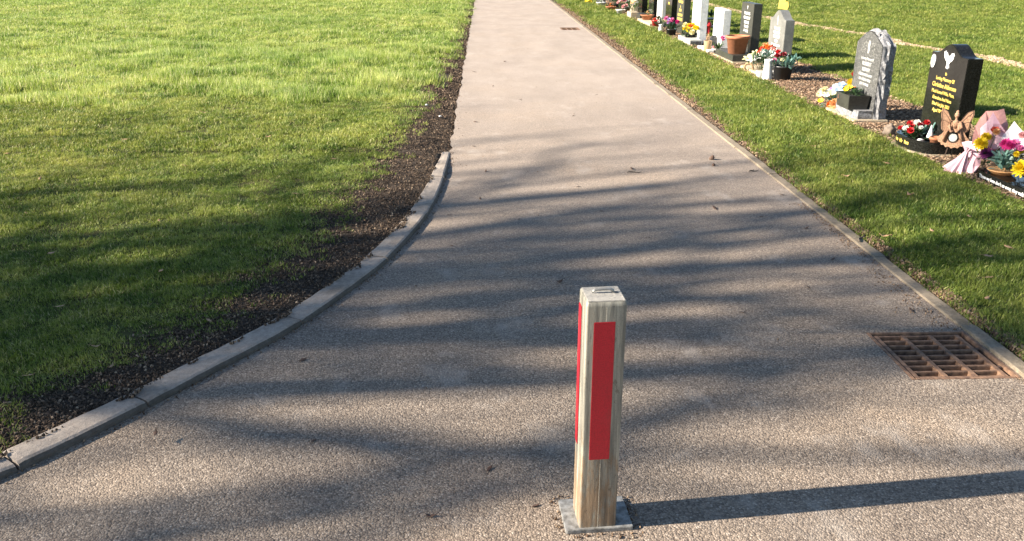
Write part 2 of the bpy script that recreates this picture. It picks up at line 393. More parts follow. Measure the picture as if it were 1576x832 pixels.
def tuft(nb, rad, h, wid, lean=.6, dryp=.08, seed=0):
    r = random.Random(seed); vs = []; fs = []; hu = []
    for _ in range(nb):
        a = r.uniform(0, 6.28); q = rad * math.sqrt(r.random()); x, y = q * math.cos(a), q * math.sin(a)
        b = r.uniform(0, 6.28); le = r.uniform(.15, 1) * lean; hh = h * r.uniform(.45, 1.1); ww = wid * r.uniform(.7, 1.2)
        dx, dy = math.cos(b), math.sin(b); o = len(vs)
        hv = r.uniform(.88, 1) if r.random() < dryp else r.uniform(0, .85)
        for t, k in ((0, 1), (.5, .85), (1, 0)):
            px = x + dx * le * hh * t * t; py = y + dy * le * hh * t * t; pz = hh * (t - .25 * le * t * t) - .004
            if k: vs += [(px - dy * ww * k * .5, py + dx * ww * k * .5, pz), (px + dy * ww * k * .5, py - dx * ww * k * .5, pz)]; hu += [hv, hv]
            else: vs.append((px, py, pz)); hu.append(hv)
        fs += [(o, o + 1, o + 3, o + 2), (o + 2, o + 3, o + 4)]
    return vs, fs, hu
def lump(seed, flat=1.0):
    bm = bmesh.new(); bmesh.ops.create_icosphere(bm, subdivisions=1, radius=1); r = random.Random(seed)
    for v in bm.verts: v.co *= r.uniform(.55, 1.15); v.co.z *= flat
    bm.verts.index_update()
    out = ([tuple(v.co) for v in bm.verts], [[v.index for v in f.verts] for f in bm.faces], [r.random() * .3] * len(bm.verts)); bm.free(); return out
def flake(seed):
    r = random.Random(seed); L = 1; W = r.uniform(.25, .5); T = .12; b = r.uniform(-.25, .25)
    vs = []; 
    for x, wf in ((-L, .5), (-.3, 1), (.4, .9), (L, .35)):
        zc = b * (x * x)
        for y in (-1, 1):
            for z in (-T, T): vs.append((x + r.uniform(-.1, .1), y * W * wf, zc + z))
    fs = []
    for i in range(3):
        a = i * 4; c = a + 4
        fs += [(a, a + 2, c + 2, c), (a + 1, c + 1, c + 3, a + 3), (a, c, c + 1, a + 1), (a + 2, a + 3, c + 3, c + 2)]
    fs += [(0, 1, 3, 2), (12, 14, 15, 13)]
    return vs, fs, [r.random() * .3] * len(vs)

# ------------------------------------------------------------------ setting: layout curves
KERB = [(-6.0, -1.0), (-4.4, -.2), (-3.2, .6), (-2.45, 1.3), (-1.95, 1.82), (-1.54, 2.31), (-1.36, 2.56), (-1.19, 2.83), (-1.07, 3.04), (-.94, 3.24), (-.83, 3.45),
        (-.72, 3.72), (-.615, 4.0), (-.53, 4.26), (-.43, 4.72), (-.355, 5.17), (-.31, 5.75), (-.295, 6.3), (-.29, 6.95)]
KERB = [(x * 1.0195, y * 1.0195 if y > 0 else y) for x, y in KERB[:-1]] + [(-.295, 7.05)]
kx = np.array([p[0] for p in KERB]); ky = np.array([p[1] for p in KERB])
def PL(y):                       # left edge of the path
    y = np.asarray(y, dtype=float)
    return np.where(y > 6.9, -.305 + .012 * np.sin(y * 9) + .01 * np.sin(y * 23), np.interp(y, ky, kx, left=-9))
SLx = np.array([-4.9, -3.7, -2.75, -1.9, -1.72, -1.69, -1.48, -1.30, -1.22, -1.10, -1.0, -.93, -.84, -.74, -.68, -.66, -.60, -.50, -.45, -.43, -.41])
SLy = np.array([-1, -.2, .6, 1.9, 2.4, 2.86, 3.1, 3.43, 3.81, 4.25, 4.81, 5.5, 6.23, 7.6, 8.8, 10.9, 12.5, 14.3, 18, 22, 30])
def SL(y): return np.interp(y, SLy, SLx)
def SRt(y): return np.interp(y, [0, 5.5, 6.5, 8, 10, 12, 16, 20, 30], [2.235, 2.235, 2.27, 2.33, 2.36, 2.38, 2.46, 2.42, 2.40])
def BB(y): return np.interp(y, [0, 5, 12.6, 13.6, 40], [4.62, 4.62, 4.62, 4.35, 4.3])
def BF(y): return np.interp(y, [0, 40], [3.56, 3.56])
def DLn(y): return np.interp(y, [0, 11.8, 13, 15, 16.5, 18.7, 21, 25, 40], [7.6, 7.55, 7.66, 7.32, 7.40, 6.95, 6.75, 6.62, 6.3])
def n2(x, y, s, o=0.0): return noise.noise(Vector((x * s + o, y * s - o, o * .7)))

def gz(x, y):
    L = float(PL(y))
    if x < (L + 2.15) * .5:
        d = L - x
        if y < 6.95:
            if d < .05: return -.05
            b = min(1, (d - .05) / .04); z = -.05 + .066 * b
        else:
            if d < 0: return -.03
            z = -.014 + .048 * min(1, d / .3)
        z += .012 * n2(x, y, 9, 1) * min(1, max(0, d) / .1) + .02 * n2(x, y, 1.1, 3) * min(1, max(0, d) / .8)
        return z
    d = x - 2.185
    if d < 0: return -.05
    b = min(1, d / .05); z = -.05 + .062 * b + .014 * min(1, max(0, d - .05) / .35)
    z += .008 * n2(x, y, 8, 2) * b + .02 * n2(x, y, .9, 5) * min(1, d / 2)
    if 3.45 < x < 4.85: z = z * .3 + .7 * .018
    return z
def xs_():
    a = [-400, -200, -100, -60, -40] + list(np.arange(-30, -6, .6)) + list(np.arange(-6, -2.4, .12)) + list(np.arange(-2.4, -.24, .03))
    a += list(np.arange(-.2, 2.1, .5)) + list(np.arange(2.17, 2.6, .025)) + list(np.arange(2.6, 9, .1)) + list(np.arange(9, 30, .6)) + [40, 60, 100, 200, 400]
    return sorted(set(round(float(v), 4) for v in a))
def ys_():
    a = [-400, -200, -100, -50, -25, -12, -6, -3] + list(np.arange(-2, 0, .25)) + list(np.arange(0, 10, .06)) + list(np.arange(10, 32, .14)) + [34, 38, 45, 60, 90, 150, 250, 400]
    return sorted(set(round(float(v), 4) for v in a))
X_, Y_ = xs_(), ys_()
gv = [(x, y, gz(x, y)) for y in Y_ for x in X_]
nx = len(X_)
gf = [(j * nx + i, j * nx + i + 1, (j + 1) * nx + i + 1, (j + 1) * nx + i) for j in range(len(Y_) - 1) for i in range(nx - 1)]
me = bpy.data.meshes.new('ground'); me.from_pydata(gv, [], gf); me.polygons.foreach_set('use_smooth', [True] * len(gf)); me.materials.append(M['ground'])
def soilmask(x, y):
    L = float(PL(y)); s = float(SL(y))
    if x < 1: return max(0., min(1., (x - (s - .22) + .12 * n2(x, y, 5)) / .3))
    return max(0., min(1., (float(SRt(y)) + .05 - x + .05 * n2(x, y, 7)) / .08))
def bedmask(x, y):
    w_ = .05 * n2(x, y, 5, 9)
    return 1. if BF(y) + w_ < x < BB(y) + w_ * 2 else 0.
def drymask(x, y):
    d = abs(x - float(DLn(y)) - .1 * n2(x, y, 2.5, 4)); wd = .06 + .09 * (n2(x, y, .8, 7) + .6)
    return max(0., min(1., (wd - d) / .08))
for nm, fn in (('soil', soilmask), ('bed', bedmask), ('dry', drymask)):
    a = me.attributes.new(nm, 'FLOAT', 'POINT'); a.data.foreach_set('value', [fn(v[0], v[1]) if abs(v[0]) < 12 and -2 < v[1] < 40 else 0. for v in gv])
ground = bpy.data.objects.new('ground', me); COL.objects.link(ground); tag(ground, kind='structure')

# path with two drain openings
GR = (1.682, 2.125, 2.925, 3.365); GF = (1.62, 2.02, 18.26, 18.86)
py = [-30, -15, -6, -3] + list(np.arange(-1, 8, .12)) + list(np.arange(8, 40, .3)) + [50, 80, 150, 400] + [GR[2], GR[3], GF[2], GF[3]]
py = sorted(set(round(float(v), 3) for v in py))
pm = MB()
for a, b in zip(py[:-1], py[1:]):
    cuts = [None]
    hole = None
    for g in (GR, GF):
        if a >= g[2] - 1e-3 and b <= g[3] + 1e-3: hole = g
    la = float(PL(a)) - (.03 if a < 6.9 else 0); lb = float(PL(b)) - (.03 if b < 6.9 else 0)
    xa = [la, (la + 1.6) / 2, 1.6, 2.15]; xb = [lb, (lb + 1.6) / 2, 1.6, 2.15]
    if hole: xa = xa[:2] + [hole[0], hole[1], 2.15]; xb = xb[:2] + [hole[0], hole[1], 2.15]
    for i in range(len(xa) - 1):
        if hole and i == 2: continue
        pm.add([(xa[i], a, 0), (xa[i + 1], a, 0), (xb[i + 1], b, 0), (xb[i], b, 0)], [(0, 1, 2, 3)])
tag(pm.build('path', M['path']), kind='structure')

# left kerb stones, one continuous run with joints
def arc(pts, n):
    p = np.array(pts); d = np.r_[0, np.cumsum(np.hypot(*np.diff(p, axis=0).T))]; t = np.linspace(0, d[-1], n)
    return np.c_[np.interp(t, d, p[:, 0]), np.interp(t, d, p[:, 1])]
def smooth(pts, it=2):
    p = np.array(pts)
    for _ in range(it):
        q = [p[0]]
        for a, b in zip(p[:-1], p[1:]): q += [a * .75 + b * .25, a * .25 + b * .75]
        q.append(p[-1]); p = np.array(q)
    return p
kc = smooth(KERB, 2)
kb = MB()
breaks = [-.9, .1, .95, 1.75, 2.40, 2.80, 3.53, 4.35, 5.2, 6.1, 7.0]
for bi, (y0, y1) in enumerate(zip(breaks[:-1], breaks[1:])):
    seg = kc[(kc[:, 1] > y0 + .006) & (kc[:, 1] < y1 - .006)]
    e0 = (np.interp(y0 + .004, kc[:, 1], kc[:, 0]), y0 + .004); e1 = (np.interp(y1 - .004, kc[:, 1], kc[:, 0]), y1 - .004)
    seg = arc(np.vstack([e0, seg, e1]), 22); prev = None; dz = random.uniform(-.004, .003); vs = []
    for i, (x, y) in enumerate(seg):
        t = seg[min(i + 1, 21)] - seg[max(i - 1, 0)]; t = t / np.hypot(*t); nrm = np.array([-t[1], t[0]])   # towards grass (left)
        top = .031 + dz + .002 * n2(x, y, 12)
        if y > 6.3: top -= .024 * min(1, (y - 6.3) / .7)
        r = .0015 * n2(x, y, 30, 3); wd = .122 - (max(0, y - 5.5) * .035) + .006 * n2(x, y, 14, 8)
        if i in (0, 21): top -= .004
        prof = [(-.004, -.05), (-.003 + r, top - .016), (.003 + r, top - .005), (.014, top), (wd * .5, top + .001), (wd - .008, top - .001), (wd, top - .01), (wd, -.05)]
        vs += [(x + nrm[0] * a, y + nrm[1] * a, z) for a, z in prof]
    K = 8
    fs = [(i * K + j, i * K + j + 1, (i + 1) * K + j + 1, (i + 1) * K + j) for i in range(21) for j in range(K - 1)] + [list(range(K))[::-1], list(range(21 * K, 22 * K))]
    kb.add(vs, fs, False)
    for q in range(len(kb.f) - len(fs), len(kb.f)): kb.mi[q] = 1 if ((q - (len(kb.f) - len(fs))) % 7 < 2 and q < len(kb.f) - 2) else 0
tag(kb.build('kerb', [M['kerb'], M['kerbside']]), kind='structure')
# right flush edging
eb = MB(); y = -3.0
while y < 45:
    y1 = y + .915; ns = 14; vs = []; dz = random.uniform(-.004, .004); dx = random.uniform(-.005, .005)
    for i in range(ns):
        yy = y + .003 + (y1 - y - .006) * i / (ns - 1); r = .003 * n2(2, yy, 13); tp = .011 + dz + .002 * n2(2.1, yy, 15, 3)
        x0 = 2.135 + dx + r; x1 = 2.205 + dx + .006 * n2(2.2, yy, 11, 5)
        vs += [(x0, yy, -.05), (x0, yy, tp - .004), (x0 + .006, yy, tp), (x1 - .006, yy, tp), (x1, yy, tp - .006), (x1, yy, -.05)]
    eb.add(vs, [(i * 6 + j, i * 6 + j + 1, i * 6 + j + 7, i * 6 + j + 6) for i in range(ns - 1) for j in range(5)] + [list(range(6))[::-1], list(range((ns - 1) * 6, ns * 6))])
    y = y1
tag(eb.build('kerb_edging', M['edging']), kind='structure')

# ------------------------------------------------------------------ trees beyond the left of the view; their bare branches shade the foreground
def bare_tree(loc, H, seed, spread, label, levels=4, kids0=7, thick=1.0):
    r = random.Random(seed); tk = MB(); br = MB()
    root = thing('bare_tree', label, 'tree', loc, 0, 'bare trees left of the path')
    def grow(p, d, L, rad, lev):
        n = 6; pts = [p]; q = p.copy(); dd = d.copy()
        for i in range(n):
            dd = (dd + Vector((r.gauss(0, .11), r.gauss(0, .11), r.gauss(.05, .05))) * (1.0 if lev else .3)).normalized()
            q = q + dd * (L / n); pts.append(q.copy())
        rr = [rad * (1 - .55 * i / n) for i in range(n + 1)]
        (tk if lev == 0 else br).tube(pts, rr, 8 if lev < 2 else (5 if lev < 4 else 3))
        if lev >= levels: return
        kids = kids0 if lev == 0 else (4 if lev < 3 else 3)
        for k in range(kids):
            t = (.35 + .65 * (k + 1) / kids) if lev == 0 else (.3 + .7 * (k + 1) / kids)
            i = min(n - 1, int(t * n)); f = t * n - i
            o = pts[i].lerp(pts[i + 1], min(1, f)); a = r.uniform(0, 6.28)
            side = dd.orthogonal().normalized(); side.rotate(Matrix.Rotation(a, 3, dd))
            ang = r.uniform(.35, .85) * spread
            nd_ = (dd * math.cos(ang) + side * math.sin(ang) + Vector((0, 0, .15))).normalized()
            grow(o, nd_, L * r.uniform(.6, .85), rad * (1 - .5 * t) * r.uniform(.55, .72) * thick, lev + 1)
    grow(Vector((0, 0, -.2)), Vector((0, 0, 1)), H * .36, H * .02, 0)
    tk.build('trunk', M['bark'], root); br.build('crown', M['bark'], root)
bare_tree((-16, .95, 0), 14.5, 16, 1.0, 'larger bare tree nearest the path beyond the left edge of the view', 4, 8, 1.27)
bare_tree((-21, 1.85, 0), 12, 22, .8, 'shorter bare tree standing farther out in the left field', 4, 11, 1.4)

# ------------------------------------------------------------------ grass
def near_mask(y): return y
def make_grass():
    P1 = []; S1 = []; PL2 = []; SL2 = []; P3 = []; S3 = []
    bands = [(1.2, 4.5, 1500, .9), (4.5, 7, 1000, 1.05), (7, 10, 600, 1.35), (10, 15, 330, 1.8), (15, 22, 190, 2.5), (22, 36, 110, 3.4)]
    for y0, y1, den, sc in bands:
        xl = -(.66 * y1 + 1.8); xr = .68 * y1 + 1.6
        n = int((xr - xl) * (y1 - y0) * den); x = rng.uniform(xl, xr, n); y = rng.uniform(y0, y1, n)
        keep = (x > -.66 * y - 1.8) & (x < .68 * y + 1.6); x, y = x[keep], y[keep]
        sl_ = SL(y); lf = x < sl_ + .22
        for a, b in zip(x[lf], y[lf]):
            s = float(SL(b)); nz = n2(a, b, 4, 2)
            e = (s - a + .16 * nz) / .32 + .15           # 0 at soil, 1 in the lawn
            if e < random.random() ** 1.5 and e < 1 and not (a < s + .2 and random.random() < .05): continue
            if a > float(PL(b)) - .16 and b < 7: continue
            if a > float(PL(b)) - .05: continue
            cl = n2(a, b, 1.6, 6)
            long_ = b > 9.3 + .9 * n2(a, b, .55, 3) + .4 * n2(a, b, 2, 8) + random.uniform(-.25, .25)
            h = sc * (1 + .25 * cl); 
            if long_:
                if n2(a, b, 3.2, 30) > .22 and random.random() < .55: continue
                tall = max(0., n2(a, b, 1.5, 12) + .3) * 2.0 * random.uniform(.6, 1.3)
                PL2.append((a, b, gz(a, b))); hh = (1.15 if b < 15 else .8) * (.75 + tall) * (1.15 if abs(b - 9.8) < .5 else 1); SL2.append((sc * 1.0, sc * 1.0, hh * min(sc, 1.9) * .9))
            else:
                if b < 9 and n2(a, b, 2.5, 20) > .42 and random.random() < .6: continue
                P1.append((a, b, gz(a, b))); S1.append((h * 1.1, h * 1.1, min(sc, 1.5) * (.8 + .35 * cl + random.uniform(-.15, .25))))
        rt_ = x > 2.2
        for a, b in zip(x[rt_], y[rt_]):
            s = float(SRt(b)) + .03 * n2(a, b, 6)
            if a < s - .035 : continue
            if a < s + .1 and random.random() < .35: continue
            w_ = .05 * n2(a, b, 5, 9)
            if BF(b) + w_ - .02 < a < BB(b) + w_ * 2 + .02: continue
            if drymask(a, b) > random.random() * .6: continue
            cl = n2(a, b, 1.9, 16)
            P3.append((a, b, gz(a, b))); S3.append((sc * 1.1, sc * 1.1, min(sc, 1.9) * (1.0 + .3 * cl + random.uniform(-.15, .3)) * (1.1 if a < 3.3 else (.62 if a < 3.6 else .78))))
    def go(name, P_, S_, mat, protos, label):
        n = len(P_); rot = np.zeros((n, 3)); rot[:, 2] = rng.uniform(0, 6.28, n); rot[:, :2] = rng.normal(0, .20, (n, 2))
        scatter(name, protos, P_, S_, rot, rng.integers(0, len(protos), n), mat, label, 'grass'); print(name, n)
    go('grass', P1, S1, M['grass'], [tuft(30, .045, .030, .0030, 1.0, .12, s) for s in range(6)], 'short mown grass on the left field beside the path')
    go('grass', PL2, SL2, M['longgrass'], [tuft(24, .045, .042, .0036, .9, .05, 20 + s) for s in range(6)], 'longer bright tufty grass farther back on the left field')
    go('grass', P3, S3, M['lawn'], [tuft(34, .045, .028, .0030, 1.0, .07, 40 + s) for s in range(6)], 'dense green grass of the right verge and behind the headstones')
make_grass()

# soil clods, wood chips, grit
def sc_simple(name, gen, protos, mat, label, cat, flatrot=True):
    P_, S_ = [], []
    for p in gen(): P_.append(p[:3]); S_.append((p[3],) * 3)
    n = len(P_); rot = np.zeros((n, 3)); rot[:, 2] = rng.uniform(0, 6.28, n)
    rot[:, :2] = rng.normal(0, .35 if flatrot else 2, (n, 2))
    scatter(name, protos, P_, S_, rot, rng.integers(0, len(protos), n), mat, label, cat); print(name, n)
def gen_clod():
    for _ in range(170000):
        y = 1.8 + 26 * random.random() ** 2.2; L = float(PL(y)); s = float(SL(y))
        x = random.uniform(s - .3, L + .01); 
        if y < 6.95 and x > L - .115:
            if x > L - .118 + .045 * (n2(x, y, 2.6, 5) + n2(x, y, 9, 6) + .35): continue
            r = random.choice((.003, .004, .006, .008)); yield (x, y, .031 + r * .5, r); continue
        if x < s - .05 and random.random() < (s - .05 - x) / .2: continue
        if y > 9.0 and n2(x, y, 1.5, 2) < -.05 and x < L - .16: continue
        r = random.choice((.002, .0025, .003, .004, .005, .0075)) * (1 if y < 9 else 1.7)
        yield (x, y, gz(x, y) + r * .5, r)
sc_simple('soil_clods', gen_clod, [lump(i, .7) for i in range(5)] + [flake(i) for i in range(3)], M['clod'], 'dark crumbly soil and leaf mould along the left kerb', 'soil', False)
def gen_clod2():
    for _ in range(30000):
        y = 2.6 + 24.6 * random.random() ** 1.6; s = float(SRt(y)); x = 2.14 + (s - 2.14 + .05) * random.random()
        if x < 2.205 - .045 * (n2(x, y, 2.3, 4) + n2(x, y, 8, 6) + .25): continue
        r = random.choice((.004, .006, .008, .011)) * (1 if y < 9 else 1.4); yield (x, y, gz(x, y) + r * .4, r)
sc_simple('soil_crumbs', gen_clod2, [lump(i + 9, .7) for i in range(5)], M['grit'], 'brown soil crumbs between the right edging and the verge grass', 'soil', False)
def gen_chip():
    for _ in range(52000):
        y = 2.2 + 26 * random.random() ** 1.5; x = random.uniform(3.5, 4.85); w_ = .05 * n2(x, y, 5, 9)
        if not (BF(y) + w_ - .03 < x < BB(y) + 2 * w_ + .03): continue
        r = random.uniform(.006, .019) * (1 if y < 12 else 1.5); yield (x, y, gz(x, y) + random.uniform(.004, .018), r)
sc_simple('wood_chips', gen_chip, [flake(i + 30) for i in range(8)], M['chip'], 'pale bark and wood chip mulch round the headstones', 'mulch')
def gen_dry():
    for _ in range(26000):
        y = 10 + 18 * random.random(); x = float(DLn(y)) + random.gauss(0, .13)
        if drymask(x, y) < .15: continue
        r = random.uniform(.006, .03); yield (x, y, gz(x, y) + r * .6, r)
sc_simple('dry_soil', gen_dry, [lump(i + 50, .8) for i in range(6)], M['drysoil'], 'worn line of dry tan soil crossing the far lawn', 'soil', False)
def gen_grit():
    for _ in range(2600):      # gutter dirt by the right edging, round the drain, and along the left kerb foot
        k = random.random()
        if k < .5:
            y = random.uniform(2.4, 5.4); x = 2.13 - abs(random.gauss(0, .035 if y > 3.4 else .02))
            if y > 3.3 and y < 4.2: x -= abs(random.gauss(0, .06))
            if GR[2] < y < GR[3] and x < 2.14: continue
        elif k < .75:
            y = random.uniform(1.9, 7); x = float(PL(y)) + abs(random.gauss(0, .02)) + .005
        elif k < .82:
            a = random.uniform(0, 6.28); q = random.uniform(.95, 1.25); x = .317 + .107 * q * max(-1, min(1, 1.3 * math.cos(a))); y = 2.103 + .083 * q * max(-1, min(1, 1.3 * math.sin(a)))
        elif k < .9:
            y = 6.5 + 14 * random.random() ** 2; x = float(PL(y)) + abs(random.gauss(0, .06))
        else:
            y = random.uniform(2, 15); x = random.uniform(-.2, 2.1) if y > 3.5 else random.uniform(-.8, 2.1)
            if GR[0] < x < GR[1] and GR[2] < y < GR[3]: continue
        r = random.choice((.002, .003, .003, .005)); yield (x, y, r * .6, r)
sc_simple('grit', gen_grit, [lump(i + 70, .6) for i in range(4)] + [flake(i + 80) for i in range(3)], M['grit'], 'loose grit and crumbled leaf bits on the tarmac', 'grit', False)

#@@OBJECTS
# ------------------------------------------------------------------ bollard
def arc_square(hw, r, k=5):
    pts = []
    for cx, cy, a0 in ((hw - r, hw - r, 0), (-hw + r, hw - r, 90), (-hw + r, -hw + r, 180), (hw - r, -hw + r, 270)):
        for i in range(k + 1):
            a = R(a0 + 90 * i / k); pts.append((cx + r * math.cos(a), cy + r * math.sin(a)))
    return pts
def make_bollard():
    t = thing('bollard', 'weathered square steel bollard with red reflective strips standing in the path', 'bollard', (.312, 2.094, 0), R(4))
    hw = .0545; sq = arc_square(hw, .0055); zs = [.010, .1, .2, .3, .4, .5, .6, .715, .7265, .7285]
    m = MB(); n = len(sq); vs = []
    for i, z in enumerate(zs):
        k = 1.0 if i < 8 else (.985 if i == 8 else .93)
        vs += [(x * k + .0006 * n2(x * 9 + z, y * 9, 3), y * k, z) for x, y in sq]
    m.add(vs, [(i * n + j, i * n + (j + 1) % n, (i + 1) * n + (j + 1) % n, (i + 1) * n + j) for i in range(len(zs) - 1) for j in range(n)], True)
    m.add([vs[i] for i in range((len(zs) - 1) * n, len(zs) * n)], [list(range(n))])
    post = m.build('post', M['post'], t)
    c = MB(); c.box(-.051, .051, -.051, .051, .7275, .7315); c.build('cap', M['postcap'], t, bevel=.0015)
    h = MB(); pts = [(-.029, .006, .728), (-.027, .006, .738), (-.021, .006, .7415), (0, .006, .742), (.021, .006, .7415), (.027, .006, .738), (.029, .006, .728)]
    h.tube(pts, .0042, 8); h.build('lifting_handle', M['zinc'], t)
    s = MB(); s.box(.031, .041, -.003, .011, .7314, .7325); s.build('key_slot', M['blackpl'], t)
    s = MB(); s.box(-.0335, .0245, -.0565, -.0542, .245, .672); s.build('reflective_strip', M['red'], t, bevel=.001)
    s = MB(); s.box(-.0565, -.0542, .012, .047, .255, .69); s.build('reflective_strip', M['red'], t, bevel=.001)
    s = MB(); s.box(-.0006, .0006, -.0552, -.0542, .012, .714); s.build('weld_seam', M['seam'], t)
    b = MB(); b.prism(arc_square(.1, .006, 3), lambda u, v, k: (u + .005, v * .76 + .012, .0 + .013 * k)); b.build('base_plate', M['zinc'], t, bevel=.002)
    k = MB(); k.lathe([(0, 0), (.010, 0), (.012, .004), (.012, .012), (.008, .016), (0, .016)], k=14)
    k.build('lock_knob', M['zinc'], t, loc=(.0545, .02, .05), rot=(0, R(90), 0))
M['postcap'] = mat_concrete('dull_cap_metal', (.42, .39, .34), (.26, .245, .22), (.2, .18, .15))
M['seam'] = simple('seam_metal', (.5, .48, .42), (.3, .28, .23), .5, 200)
make_bollard()

# ------------------------------------------------------------------ drain grates
def make_grate(g, label, rows):
    x0, x1, y0, y1 = g
    t = thing('drain_grate', label, 'drain grate', ((x0 + x1) / 2, y0, -.03))
    ox, oy, oz = (x0 + x1) / 2, y0, -.03
    def B(m, a, b, c, d, e, f): m.box(a - ox, b - ox, c - oy, d - oy, e - oz, f - oz)
    fr = MB(); w_ = .016
    B(fr, x0, x0 + w_, y0, y1, -.09, .002); B(fr, x1 - w_, x1, y0, y1, -.09, .002)
    B(fr, x0 + w_, x1 - w_, y0, y0 + w_, -.09, .0015); B(fr, x0 + w_, x1 - w_, y1 - w_, y1, -.09, .0015)
    fr.build('frame', M['rust'], t, bevel=.0025)
    gx0, gx1, gy0, gy1 = x0 + w_ + .004, x1 - w_ - .022, y0 + w_ + .004, y1 - w_ - .012
    gm = MB(); bw = .022; cw = (gx1 - gx0 - 4 * bw) / 3; zt = -.002
    for i in range(4): B(gm, gx0 + i * (bw + cw), gx0 + i * (bw + cw) + bw, gy0, gy1, -.045, zt)
    rp = (gy1 - gy0 - .014) / rows
    for i in range(3):
        for j in range(rows + 1):
            yy = gy0 + j * rp; xa = gx0 + i * (bw + cw) + bw
            B(gm, xa, xa + cw, yy, yy + .014, -.045, zt - .0015)
    gm.build('grating', M['rust'], t, bevel=.002)
    for yy in (gy0 + .08, gy0 + .25 * (gy1 - gy0) / .4):
        lug = MB(); B(lug, gx1 + .001, gx1 + .018, yy, yy + .02, -.03, -.004); lug.build('hinge_lug', M['rustdark'], t, bevel=.002)
    p = MB(); B(p, x0 + .002, x1 - .002, y0 + .002, y1 - .002, -.36, -.30)
    for a in ((x0 - .01, x0 + .004, y0 - .01, y1 + .01), (x1 - .004, x1 + .01, y0 - .01, y1 + .01)): B(p, *a, -.36, -.085)
    for a in ((x0 + .005, x1 - .005, y0 - .01, y0 + .004), (x0 + .005, x1 - .005, y1 - .004, y1 + .01)): B(p, *a, -.36, -.087)
    p.build('pit', M['pit'], t)
make_grate(GR, 'rusty iron drain grate set in the path edge nearest the bollard', 8)
make_grate(GF, 'small distant drain grate at the far right edge of the path', 8)

# ------------------------------------------------------------------ headstones
def headstone(label, X, Y, w, t, prof, mat, lines=None, lmat=None, side=None, tilt=0, bev=.004, base=None, crest=None):
    """front faces the path (-x); Y = near edge; prof = (u,v) outline, u from far end to near end"""
    cy = Y + w / 2; o = thing('headstone', label, 'headstone', (X + t / 2, cy, .0), 0, 'headstones along the path')
    F = lambda u, v, k: (-t / 2 + t * k, w / 2 - u, v)
    m = MB(); m.prism(prof, F); m.build('slab', mat, o, bevel=bev)
    if base:
        b = MB(); bx0, bx1, ov, bh = base; b.box(-t / 2 - bx0, t / 2 + bx1, -w / 2 - ov, w / 2 + ov, .0, bh); b.build('base', mat, o, bevel=.005)
    for (txt, size, v, *rest) in (lines or []):
        sx = rest[0] if rest else 1
        text_obj('inscription', txt, size, lmat, o, (-t / 2, rest[1] if len(rest) > 1 else 0, v), (0, -1, 0), (0, 0, 1), sx=sx, bold=.0006)
    return o
def ogee(w, sh, top, flat=.12, n=12):
    p = [(0, 0), (0, sh)]; a = w * flat
    for i in range(n + 1):
        s = i / n; p.append((a + (w / 2 - a) * s, sh + (top - sh) * (.5 - .5 * math.cos(math.pi * s))))
    q = [(w - u, v) for u, v in p[::-1]]
    return (p + q[1:])[::-1]
# nearest: black ogee stone
A = headstone('polished black headstone with gold lettering, white dove and oval picture, nearest the camera', 3.78, 6.64, .57, .125, ogee(.57, .79, .875), M['black'],
    [('In', .034, .625), ('Loving Memory Of', .040, .578, .95), ('Christine Alderson', .052, .52, .95), ('Much Loved Wife, Mum,', .038, .470, .95),
     ('Grandma And Nana', .038, .42, .98), ('Died 1st July 2021', .038, .37, 1), ('Aged 79 Years', .038, .32, 1.05)], M['gold'])
ov = MB(); ov.prism([(.036 * math.cos(a), .055 * math.sin(a)) for a in np.linspace(0, 2 * math.pi, 24, endpoint=False)], lambda u, v, k: (-.0625 - .006 * k, .235 + u, .715 + v))
ovo = ov.build('oval_picture', M['enamel'], A)
ov = MB(); ov.prism([(.022 * math.cos(a), .04 * math.sin(a)) for a in np.linspace(0, 2 * math.pi, 24, endpoint=False)], lambda u, v, k: (-.0688 - .001 * k, .235 + u, .715 + v))
ov.build('portrait', M['f_palepink'], ovo)
dv = MB()     # dove with spread wings
for pts in ([(0, -.04), (.022, -.02), (.022, .015), (.010, .036), (-.010, .036), (-.024, .015), (-.022, -.02)],
            [(.012, -.012), (.040, -.008), (.058, .006), (.074, .026), (.066, .030), (.080, .050), (.068, .052), (.066, .066), (.050, .056), (.036, .060), (.012, .03)],
            [(-.012, -.012), (-.040, -.004), (-.058, .010), (-.078, .034), (-.070, .038), (-.084, .062), (-.070, .062), (-.060, .072), (-.048, .058), (-.034, .058), (-.012, .03)],
            [(-.016, -.03), (.014, -.03), (.026, -.058), (.010, -.056), (.004, -.070), (-.008, -.060), (-.020, -.066), (-.022, -.05)]):
    dv.prism(pts, lambda u, v, k: (-.0627 - .0025 * k, -u, .745 + v))
dv.build('dove_emblem', M['whitep'], A)

